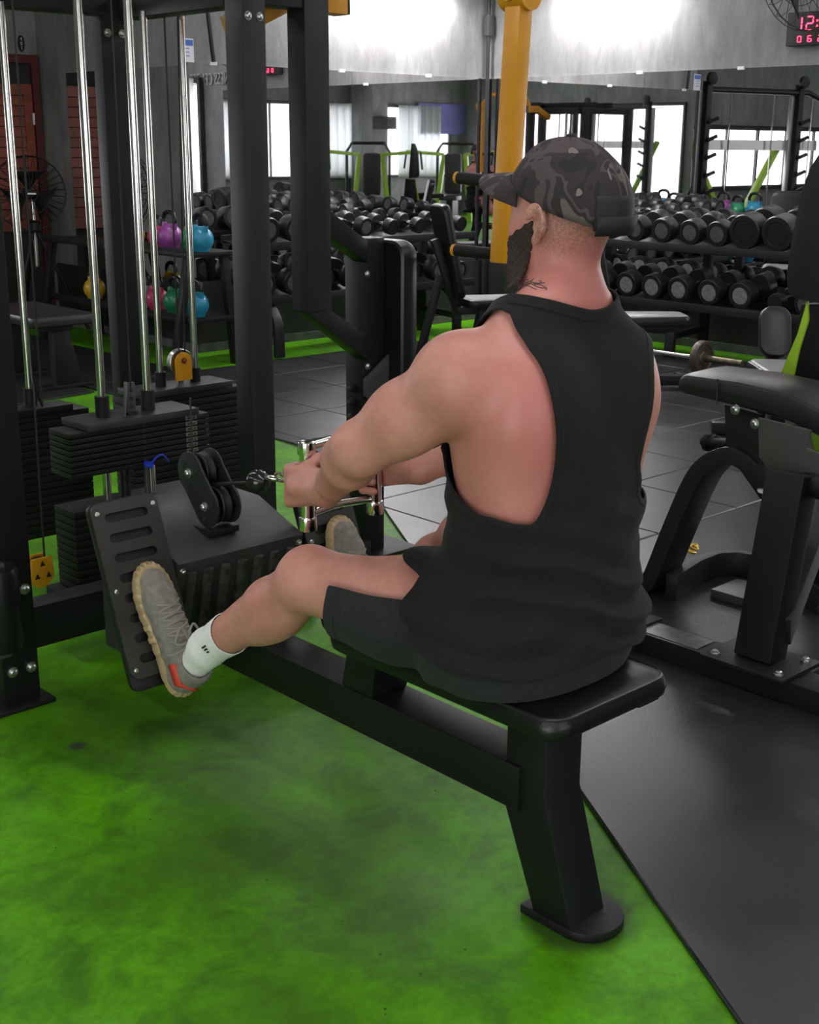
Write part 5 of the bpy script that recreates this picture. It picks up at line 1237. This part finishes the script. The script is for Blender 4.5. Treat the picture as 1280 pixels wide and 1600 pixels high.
# grids of coordinates for the clothing offsets
sl, (gx_, gy_, gz_) = BF.block(BF.lo, BF.lo+BF.h*(BF.n-1))
def folds(x, y, z):
    th = np.arctan2(x-1.718, -(y-1.47))
    low = np.clip((0.92-z)/0.25, 0, 1)
    s = np.sin(95*(z+0.055*np.sin(th*0.9+0.4)+0.010*np.sin(th*2.7))+1.0); m1 = 0.5+0.5*np.sin(2.2*th+21*z)
    f = 0.0078*np.sign(s)*np.abs(s)**1.5*low*(0.35+0.65*m1)
    s2 = np.sin(60*(z-0.09*th)+2.0); f = f+0.0050*s2*low*(1-m1)
    return f+0.0016*np.sin(16*z+5*th)*np.clip((1.1-z)/0.2, 0, 1)
def soft_field():
    """blur the body a little so cloth bridges the hollows"""
    a = BF.a.copy()
    for ax in range(3):
        for _ in range(3): a[tuple(slice(1, -1) if k == ax else slice(None) for k in range(3))] = 0.25*np.take(a, range(0, a.shape[ax]-2), ax)+0.5*np.take(a, range(1, a.shape[ax]-1), ax)+0.25*np.take(a, range(2, a.shape[ax]), ax)
    return a
SF = soft_field()
off = (0.009+0.019*(1-sstep(gz_, 0.62, 0.98))+folds(gx_, gy_, gz_)).astype(np.float32)
SVv, SQ = BF.mesh(SF-off)
thL = np.degrees(np.arctan2(-(SVv[:, 1]-1.47), -(SVv[:, 0]-1.718))); thR = np.degrees(np.arctan2(-(SVv[:, 1]-1.47), SVv[:, 0]-1.718))
K = 0.17*math.pi/180
HOLE = [(8, 1.186), (20, 1.156), (28, 1.135), (36.5, 1.105), (42, 1.059), (45.5, 0.99), (44.5, 0.909), (37.5, 0.845), (30, 0.838), (18, 0.845), (6, 0.848), (-11, 0.868), (-24, 0.905), (-40, 0.97), (-52, 1.05), (-62, 1.14), (-50, 1.21), (-10, 1.22)]
hp = catmull([(a*K, z) for a, z in HOLE], 4)
fL = poly_sd(np.stack([thL*K, SVv[:, 2]], 1), hp); fR = poly_sd(np.stack([(thR-6*np.clip(thR/45, 0, 1))*K, SVv[:, 2]+0.012], 1), hp)
low_ = 3*np.clip(1.13-SVv[:, 2], 0, 1)+0.30*np.clip(SVv[:, 1]-1.455, 0, 0.12)
fL = np.maximum(fL, SVv[:, 0]-1.583-low_); fR = np.maximum(fR, 1.848-SVv[:, 0]-low_)
arm = np.full(len(SVv), 1e9)
for S, E, W, G_ in ((SL, EL, WL, GL), (SR, ER, WR, GR)):
    arm = np.minimum(arm, segd(SVv, lerp(S, E, 0.30), E)[0]-0.088); arm = np.minimum(arm, segd(SVv, E, W)[0]-0.085); arm = np.minimum(arm, segd(SVv, W, (G_[0], G_[1], 0.77))[0]-0.08)
neck = 1.180+0.42*(np.sqrt((SVv[:, 0]-1.727)**2+0.055**2)-0.055)-0.05*(SVv[:, 1]-1.40)-0.16*np.clip(SVv[:, 1]-1.47, 0, 0.15)-SVv[:, 2]
hem = SVv[:, 2]-(0.562+0.30*np.clip(SVv[:, 1]-1.47, 0, 1)+0.006*np.sin(40*SVv[:, 0]))
front = np.where(SVv[:, 2] > 0.76, 1.0, 1.580-SVv[:, 1]-0.35*np.clip(0.66-SVv[:, 2], 0, 1)+2.0*np.clip(SVv[:, 2]-0.70, 0, 1))
fsh = np.minimum.reduce([fL, fR, arm, neck, hem, front])
V_, T_ = clip_mesh(SVv, SQ, fsh)
V_ = on_pad(V_, 0.51)
sh = mesh_obj('tank_top', V_, T_, SHIRT, MAN); sh['label'] = 'loose black tank top with deep dropped armholes'
md = sh.modifiers.new('t', 'SOLIDIFY'); md.thickness = 0.0022; md.offset = -1
# hems: narrow bands along the neck and armholes
band = np.minimum.reduce([0.020-neck, neck, arm, hem, front, fL, fR])
Vb, Tb = clip_mesh(SVv+BF.grad(SVv)*0.0016, SQ, band)
cb = mesh_obj('collar', Vb, Tb, SHIRT, sh); cb.modifiers.new('t', 'SOLIDIFY').thickness = 0.002
for hole in (fL, fR):
    band = np.minimum.reduce([0.011-hole, hole, arm, neck, hem])
    Vb, Tb = clip_mesh(SVv+BF.grad(SVv)*0.0012, SQ, band)
    cb = mesh_obj('armhole_hem', Vb, Tb, SHIRT, sh); cb.modifiers.new('t', 'SOLIDIFY').thickness = 0.002

# shorts
def leg_t(P, H, K_): H = np.array(H); K_ = np.array(K_); d = K_-H; return ((P-H)@d)/(d@d)
gd = np.stack(np.broadcast_arrays(gx_, gy_, gz_), -1)
left = gx_ < 1.715
tl = ((gx_-HL[0])*(KL[0]-HL[0])+(gy_-HL[1])*(KL[1]-HL[1])+(gz_-HL[2])*(KL[2]-HL[2]))/sum((a-b)**2 for a, b in zip(KL, HL))
tr = ((gx_-HR[0])*(KR[0]-HR[0])+(gy_-HR[1])*(KR[1]-HR[1])+(gz_-HR[2])*(KR[2]-HR[2]))/sum((a-b)**2 for a, b in zip(KR, HR))
tt = np.where(left, tl, tr)
del gd
off = 0.011+0.013*sstep(tt, 0.2, 0.75)+0.0045*np.sin(38*tt*0.35*2+30*gx_+25*gz_)*np.clip(1-np.abs(tt-0.25)/0.35, 0, 1)+0.0030*np.sin(55*gz_+40*gx_)*np.clip(tt, 0, 1)
PV, PQ = BF.mesh(SF-off.astype(np.float32))
isL = PV[:, 0] < 1.715
t_ = np.where(isL, leg_t(PV, HL, KL), leg_t(PV, HR, KR)); LL = np.where(isL, np.linalg.norm(np.array(KL)-HL), np.linalg.norm(np.array(KR)-HR))
fh_ = (0.800-t_)*LL
fs = np.minimum.reduce([fh_, 0.660-PV[:, 2]+0.0*t_])
dT = np.minimum(segd(PV, HL, KL)[0], segd(PV, HR, KR)[0]); fs = np.minimum(fs, np.where((PV[:, 1] > 1.70), 0.16-dT, 1))
V_, T_ = clip_mesh(PV, PQ, fs); V_ = on_pad(V_, 0.5045)
so = mesh_obj('shorts', V_, T_, SHORTS, MAN); so['label'] = 'charcoal melange shorts'
md = so.modifiers.new('t', 'SOLIDIFY'); md.thickness = 0.0025; md.offset = -1
for sd in (-1, 1):
    band = np.minimum.reduce([fh_, 0.022-fh_, fs+1e-6, (PV[:, 0]-1.715)*sd])
    Vb, Tb = clip_mesh(PV+BF.grad(PV)*0.0012, PQ, band); hb_ = mesh_obj('hem', on_pad(Vb, 0.5045), Tb, SHORTS, so); hb_.modifiers.new('t', 'SOLIDIFY').thickness = 0.002

# beard
BEARD = mat('dark beard', (0.030, 0.016, 0.012), 0.85, var=0.5, vscale=160, bump=1.0, bscale=330)
HF = Field((1.63, 1.40, 1.18), (1.84, 1.64, 1.34), 0.003)
P3 = np.stack(np.meshgrid(*[np.arange(HF.n[k])*HF.h+HF.lo[k] for k in range(3)], indexing='ij'), -1)
HF.a = BF.sample(P3).astype(np.float32)
dz = P3[..., 2]; rough_ = 0.0022*np.sin(P3[..., 0]*420)*np.sin(P3[..., 1]*390+1)*np.sin(dz*450)
offb = 0.003+0.011*np.clip((1.300-dz)/0.07, 0, 1)+rough_*(0.5+0.5*np.clip((1.31-dz)/0.05, 0, 1))
V2, Q2 = HF.mesh(HF.a-offb.astype(np.float32))
wob = 0.0012*np.sin(V2[:, 2]*510)+0.0012*np.sin(V2[:, 1]*470+V2[:, 2]*220)+0.001*np.sin(V2[:, 0]*600)
cheek = 1.330-0.55*(V2[:, 1]-1.462)-V2[:, 2]+wob
mouth = np.sqrt(((V2[:, 0]-1.732)/0.024)**2+((V2[:, 2]-1.267)/0.011)**2)-1+np.where(V2[:, 1] > 1.53, 0, 9)
fb = np.minimum.reduce([cheek, V2[:, 1]-(1.466+0.16*np.clip(1.31-V2[:, 2], 0, 1))+wob, V2[:, 2]-1.214-0.10*(V2[:, 1]-1.50)+wob, mouth*0.02])
V2, T2 = clip_mesh(V2, Q2, fb)
be = mesh_obj('beard', V2, T2, BEARD, MAN); be.modifiers.new('t', 'SOLIDIFY').thickness = 0.006; be['label'] = 'full dark beard'
# neck tattoo: thin inked scrolls laid on the skin
def to_skin(p, lift=0.0004):
    p = np.array(p, float)
    for _ in range(12): p = p-BF.grad(p)*BF.sample(p)*0.8
    return p+BF.grad(p)*lift
TAT = mat('faded ink', (0.09, 0.055, 0.055), 0.6)
mb = MB()
def scroll(y0, z0, s, turns, dr, ph):
    pts = []
    for k in range(16):
        a = ph+turns*2*math.pi*k/15; r_ = s*(1-0.8*k/15); pts.append(to_skin((1.655, y0+dr*0.9*k/15*s+r_*math.cos(a), z0+r_*math.sin(a)*0.8)))
    mb.tube(pts, 0.0008, 5)
for y0, z0, s, tu, dr, ph in ((1.478, 1.222, 0.009, 1.2, 1, 0), (1.462, 1.214, 0.010, 0.9, -1, 2), (1.446, 1.222, 0.010, -1.1, -1, 1), (1.488, 1.205, 0.008, 1.1, 1, 3), (1.436, 1.208, 0.009, 0.7, -1, 0.4), (1.470, 1.232, 0.007, 0.8, 1, 4)): scroll(y0, z0, s, tu, dr, ph)
for z0, y0, y1 in ((1.210, 1.490, 1.425), (1.218, 1.480, 1.430), (1.201, 1.485, 1.44)):
    mb.tube([to_skin((1.655, y0+(y1-y0)*k/10, z0+0.005*math.sin(k*1.1+z0*900))) for k in range(11)], 0.0008, 5)
mb.build('tattoo', TAT, MAN)

# cap
def camo():
    m, nt, n, b, L = nodes('camouflage twill'); g = n.new('ShaderNodeTexCoord'); mp = n.new('ShaderNodeMapping'); mp.inputs['Scale'].default_value = (1, 1, 0.55); mp.inputs['Rotation'].default_value = (0.5, 0.3, 0); L(g.outputs['Object'], mp.inputs[0])
    a = noise(n, L, mp.outputs[0], 13, 2, 0.45, 1.0); c = noise(n, L, mp.outputs[0], 17, 1.5, 0.4, 1.2)
    r1 = n.new('ShaderNodeValToRGB'); r1.color_ramp.interpolation = 'CONSTANT'; e = r1.color_ramp.elements
    cols = [(0.0, (0.008, 0.006, 0.007)), (0.40, (0.022, 0.013, 0.017)), (0.52, (0.058, 0.040, 0.044)), (0.58, (0.016, 0.010, 0.013)), (0.65, (0.095, 0.072, 0.068))]
    while len(e) < len(cols): e.new(0.5)
    for i, (p, q) in enumerate(cols): e[i].position = p; e[i].color = (*q, 1)
    L(a.outputs['Fac'], r1.inputs[0])
    r2_ = ramp(n, L, c.outputs['Fac'], (0.68, (0, 0, 0)), (0.685, (1, 1, 1))); li = n.new('ShaderNodeRGB'); li.outputs[0].default_value = (0.16, 0.13, 0.125, 1)
    L(mixc(n, L, r2_.outputs[0], r1.outputs[0], li.outputs[0]), b.inputs['Base Color']); b.inputs['Roughness'].default_value = 0.8
    w_ = noise(n, L, g.outputs['Object'], 500, 2, 0.5); bp = n.new('ShaderNodeBump'); bp.inputs['Strength'].default_value = 0.3; bp.inputs['Distance'].default_value = 0.001; L(w_.outputs['Fac'], bp.inputs['Height']); L(bp.outputs[0], b.inputs['Normal'])
    return m
CAMO = camo(); BLK = mat('black cap strap', (0.008, 0.008, 0.009), 0.7)
cc = np.array((1.732, 1.452, 1.352)); cr = np.array((0.092, 0.118, 0.112))
def cap_pt(az, el, s=1.0):
    """az 0 = front (+y), el 0..90"""
    d = np.array((math.sin(az)*math.cos(el), math.cos(az)*math.cos(el), math.sin(el)))
    p = d*cr*s; p[2] *= 1.0+0.05*math.cos(az)*math.cos(el)
    return cc+p
def rim_el(az): return R(1.0+22*math.cos(az))
mb = MB(); NA, NE = 72, 18; vs = []
for j in range(NE+1):
    for i in range(NA):
        az = 2*math.pi*i/NA; e0 = rim_el(az); el = e0+(math.pi/2-e0)*j/NE*0.995
        seam = 0.0022*max(0, 1-abs(((az/(math.pi/3))+0.5) % 1-0.5)*14)
        crease = 0.004*math.sin(az*5+j*0.4)*math.sin(math.pi*j/NE)*0.5
        p = cap_pt(az, el); d = (p-cc)/np.linalg.norm(p-cc); vs.append(p-d*(seam-crease))
fs_ = [(j*NA+i, j*NA+(i+1) % NA, (j+1)*NA+(i+1) % NA, (j+1)*NA+i) for j in range(NE) for i in range(NA)]+[tuple(NE*NA+i for i in range(NA))]
capo = mb.add(vs, fs_).build('cap', CAMO, MAN, smooth=60); capo['label'] = 'dark camouflage baseball cap'
md = capo.modifiers.new('t', 'SOLIDIFY'); md.thickness = 0.003
mb = MB(); vs = []; NB, NR = 20, 9
for j in range(NR+1):
    for i in range(NB+1):
        s_ = (i/NB-0.5)*2; az = s_*R(66); p = cap_pt(az, rim_el(az)+0.02)
        ext = 0.075*(j/NR)*(1-abs(s_)**5)
        q = p+np.array((0.12*s_*ext, ext, 0)); q[2] += 0.004-0.026*(s_*s_)*(j/NR)-0.004*(j/NR)**1.5; vs.append(q)
mb.add(vs, [(j*(NB+1)+i, j*(NB+1)+i+1, (j+1)*(NB+1)+i+1, (j+1)*(NB+1)+i) for j in range(NR) for i in range(NB)])
br = mb.build('brim', CAMO, capo, smooth=60); br.modifiers.new('t', 'SOLIDIFY').thickness = 0.0035
MB().lathe([(0.009, 0), (0.009, 0.003), (0.005, 0.006)], cap_pt(0, math.pi/2, 1.0)+np.array((0, 0, -0.001)), (0, 0, 1), 14).build('button', CAMO, capo)
mb = MB(); vs = []
for j in range(7):
    for i in range(15):
        az = math.pi+(i/14-0.5)*R(66); el = rim_el(math.pi)+R(1)+R(30)*j/6; vs.append(cap_pt(az, el, 1.022))
mb.add(vs, [(j*15+i, j*15+i+1, (j+1)*15+i+1, (j+1)*15+i) for j in range(6) for i in range(14)])
pt = mb.build('back_patch', BLK, capo); pt.modifiers.new('t', 'SOLIDIFY').thickness = 0.004
mb = MB(); vs = []
for j in range(3):
    for i in range(11):
        az = math.pi+(i/10-0.5)*R(64); vs.append(cap_pt(az, rim_el(math.pi)+R(-2)+R(8)*j, 1.055))
mb.add(vs, [(j*11+i, j*11+i+1, (j+1)*11+i+1, (j+1)*11+i) for j in range(2) for i in range(10)])
pt = mb.build('strap', BLK, capo); pt.modifiers.new('t', 'SOLIDIFY').thickness = 0.005

# socks
SOCK = mat('white ribbed sock', (0.80, 0.79, 0.79), 0.9, bump=0.4, bscale=300)
for H_, K_, A_, nm in ((HL, KL, AL, 'l'), (HR, KR, AR, 'r')):
    K2 = np.array(K_); A2 = np.array(A_); d = A2-K2
    lo, hi = np.minimum(K2, A2)-0.08, np.maximum(K2, A2)+0.12
    f2 = Field(lo, hi, 0.0035)
    P3 = np.stack(np.meshgrid(*[np.arange(f2.n[k])*f2.h+f2.lo[k] for k in range(3)], indexing='ij'), -1)
    ba = BF.sample(np.clip(P3, BF.lo, BF.lo+BF.h*(BF.n-1)-1e-4))
    q = P3-A2; du = d/np.linalg.norm(d); e1 = np.cross(du, (1, 0, 0)); e1 /= np.linalg.norm(e1); e2 = np.cross(du, e1)
    ang = np.arctan2(q@e1, q@e2)
    f2.a = (ba-(0.0045+0.0009*np.sin(ang*34))).astype(np.float32)
    V2, Q2 = f2.mesh(); t_ = ((V2-K2)@d)/(d@d); sel_ = segd(V2, K_, A_)[0] < 0.09
    V2, T2 = clip_mesh(V2, Q2, np.where(sel_, (t_-0.77)*np.linalg.norm(d), -1))
    sk = mesh_obj('sock', V2, T2, SOCK, MAN); sk.modifiers.new('t', 'SOLIDIFY').thickness = 0.002; sk['label'] = 'white ribbed ankle sock'
    if nm == 'l':
        c = to_skin(np.array(lerp(K_, A_, 0.90))+np.array((-0.04, -0.02, 0.0)), 0.0062); g_ = BF.grad(c); uu = du-g_*(du@g_); uu /= np.linalg.norm(uu); ww = np.cross(g_, uu)
        for k in range(3): MB().prism([(-0.010+0.003*k, -0.002), (0.010-0.003*k, -0.002), (0.008-0.003*k, 0.002), (-0.008, 0.002)], c+ww*(k-1)*0.007, uu, ww, 0.0012).build('logo', INK, sk)

# shoes
SHOE = mat('grey knit', (0.205, 0.185, 0.160), 0.9, var=0.22, vscale=60, bump=0.5, bscale=500)
SOLE = mat('gum sole', (0.42, 0.30, 0.165), 0.5, var=0.15, vscale=20)
LACE = mat('grey lace', (0.24, 0.22, 0.19), 0.85)
TAB = mat('red heel tab', (0.62, 0.055, 0.03), 0.7)
def shoe(o, yaw, sgn):
    v = np.array((0, 0.364, 0.931)); v /= np.linalg.norm(v); n_ = np.array((0, -0.931, 0.364)); n_ /= np.linalg.norm(n_); x_ = np.array((1.0, 0, 0))
    u = v*math.cos(yaw)+x_*math.sin(yaw); w_ = np.cross(n_, u)
    o = np.array(o, float)
    def P(a, b, c): return o+u*a+w_*b+n_*c
    us = np.array([0, 0.006, 0.02, 0.05, 0.10, 0.15, 0.20, 0.24, 0.27, 0.29, 0.302, 0.306]); ws = np.array([0.004, 0.020, 0.030, 0.036, 0.035, 0.039, 0.046, 0.046, 0.040, 0.030, 0.016, 0.003])
    root = thing('tmp', 'x', 'x') if False else None
    # upper
    f = Field((-0.03, -0.08, -0.01), (0.34, 0.08, 0.15), 0.0032)
    f.chain([(0.045, 0, 0.045), (0.10, 0, 0.047), (0.16, 0, 0.043), (0.22, 0.002, 0.036), (0.262, 0.002, 0.030)], [0.036, 0.036, 0.038, 0.040, 0.034], 0.02)
    f.chain([(0.040, 0, 0.05), (0.050, 0, 0.10)], [0.036, 0.034], 0.02); f.chain([(0.06, 0, 0.088), (0.13, 0, 0.062)], [0.034, 0.028], 0.025)
    f.cone((0.064, 0, 0.108), (0.064, 0, 0.16), 0.030, 0.036, 0.008, sub=True)
    V2, Q2 = f.mesh(); V2, T2 = clip_mesh(V2, Q2, V2[:, 2]-0.020)
    W2 = o+V2[:, :1]*u+V2[:, 1:2]*w_+V2[:, 2:]*n_
    up_ = mesh_obj('shoe', W2, T2, SHOE, MAN); up_['label'] = 'grey knit sneaker with a ribbed gum sole'
    # ribbed sole
    N = 220; ring = []
    per = []
    for k in range(N):
        a = 2*math.pi*k/N; uu = 0.153-0.153*math.cos(a); b = float(np.interp(uu, us, ws))*(1 if a < math.pi else -1); per.append((uu, b))
    mb = MB(); vs = []
    lev = [(0.0005, -0.006, 0), (0.004, 0.0, 0.4), (0.012, 0.004, 1), (0.022, 0.005, 1), (0.030, 0.003, 0.7), (0.034, -0.002, 0), (0.034, -0.012, 0)]
    for h_, ins, rb in lev:
        for k, (a, b) in enumerate(per):
            c_ = np.array((0.15, 0)); dv = np.array((a, b))-c_; L2 = np.linalg.norm(dv); rbv = rb*0.0030*(1 if (k // 3) % 2 else -1)
            q = c_+dv*(1+(ins+rbv)/L2); hh = h_*(1+0.25*(1-min(a, 0.2)/0.2)); vs.append(P(q[0], q[1], hh))
    m_ = len(lev); mb.add(vs, [(i*N+k, i*N+(k+1) % N, (i+1)*N+(k+1) % N, (i+1)*N+k) for i in range(m_-1) for k in range(N)]+[tuple(range(N-1, -1, -1)), tuple((m_-1)*N+k for k in range(N))])
    mb.build('sole', SOLE, up_, smooth=30)
    # laces laid on the upper
    def top(a, b, lift=0.002):
        c = 0.11
        while c > 0.02 and f.sample(np.array((a, b, c))) > 0: c -= 0.001
        return P(a, b, c+lift)
    lc = MB()
    for k in range(5):
        a0 = 0.125+k*0.018; lc.tube([top(a0, -0.030, 0.001), top(a0+0.004, -0.016), top(a0+0.007, 0.0, 0.003), top(a0+0.011, 0.016), top(a0+0.016, 0.030, 0.001)], 0.0029, 6)
        lc.tube([top(a0, 0.030, 0.001), top(a0+0.004, 0.016), top(a0+0.007, 0.0, 0.005), top(a0+0.011, -0.016), top(a0+0.016, -0.030, 0.001)], 0.0029, 6)
    kn = top(0.118, 0.0, 0.006)
    for s in (-1, 1):
        lp = [kn+u*(0.004+0.030*math.sin(math.pi*q/8))+w_*s*(0.034*q/8)*(1 if q < 5 else 1)+n_*(0.012*math.sin(math.pi*q/8)) for q in range(9)]
        lp += [kn+u*(0.010*math.sin(math.pi*q/6)-0.012*math.sin(math.pi*q/6))+w_*s*0.034*(1-q/6)+n_*0.008*math.sin(math.pi*q/6) for q in range(1, 7)]
        lc.tube(lp, 0.0029, 6)
        lc.tube([kn, kn-u*0.012+w_*s*0.020+n_*0.010, kn-u*0.018+w_*s*0.045+n_*0.004, kn-u*0.014+w_*s*0.060], 0.0020, 6)
    lc.build('lace', LACE, up_)
    tg = MB(); vs = []
    for k in range(9):
        a = 0.078-0.076*k/8; b = -sgn*(0.0405 if k < 6 else 0.0405*(8-k)/3+0.004)
        for c in (0.058-0.0*k, 0.086): vs.append(P(max(a, 0.004), b, c))
    tg.add(vs, [(2*k, 2*k+1, 2*k+3, 2*k+2) for k in range(8)])
    t_o = tg.build('heel_tab', TAB, up_); t_o.modifiers.new('t', 'SOLIDIFY').thickness = 0.005
    MB().slab(P(0.112, 0, 0.080), u*0.75+n_*0.65, w_, 0.050, 0.050, 0.004, 0.012, 0.002).build('tongue', SHOE, up_)
    return up_
pl_off = np.array((0, -0.931, 0.364))*0.005
shoe(np.array((1.462, 2.325, 0.235))+pl_off, R(-3), -1)
shoe(np.array((2.000, 2.325, 0.235))+np.array((0, 0.364, 0.931))*0.0+pl_off, R(3), 1)
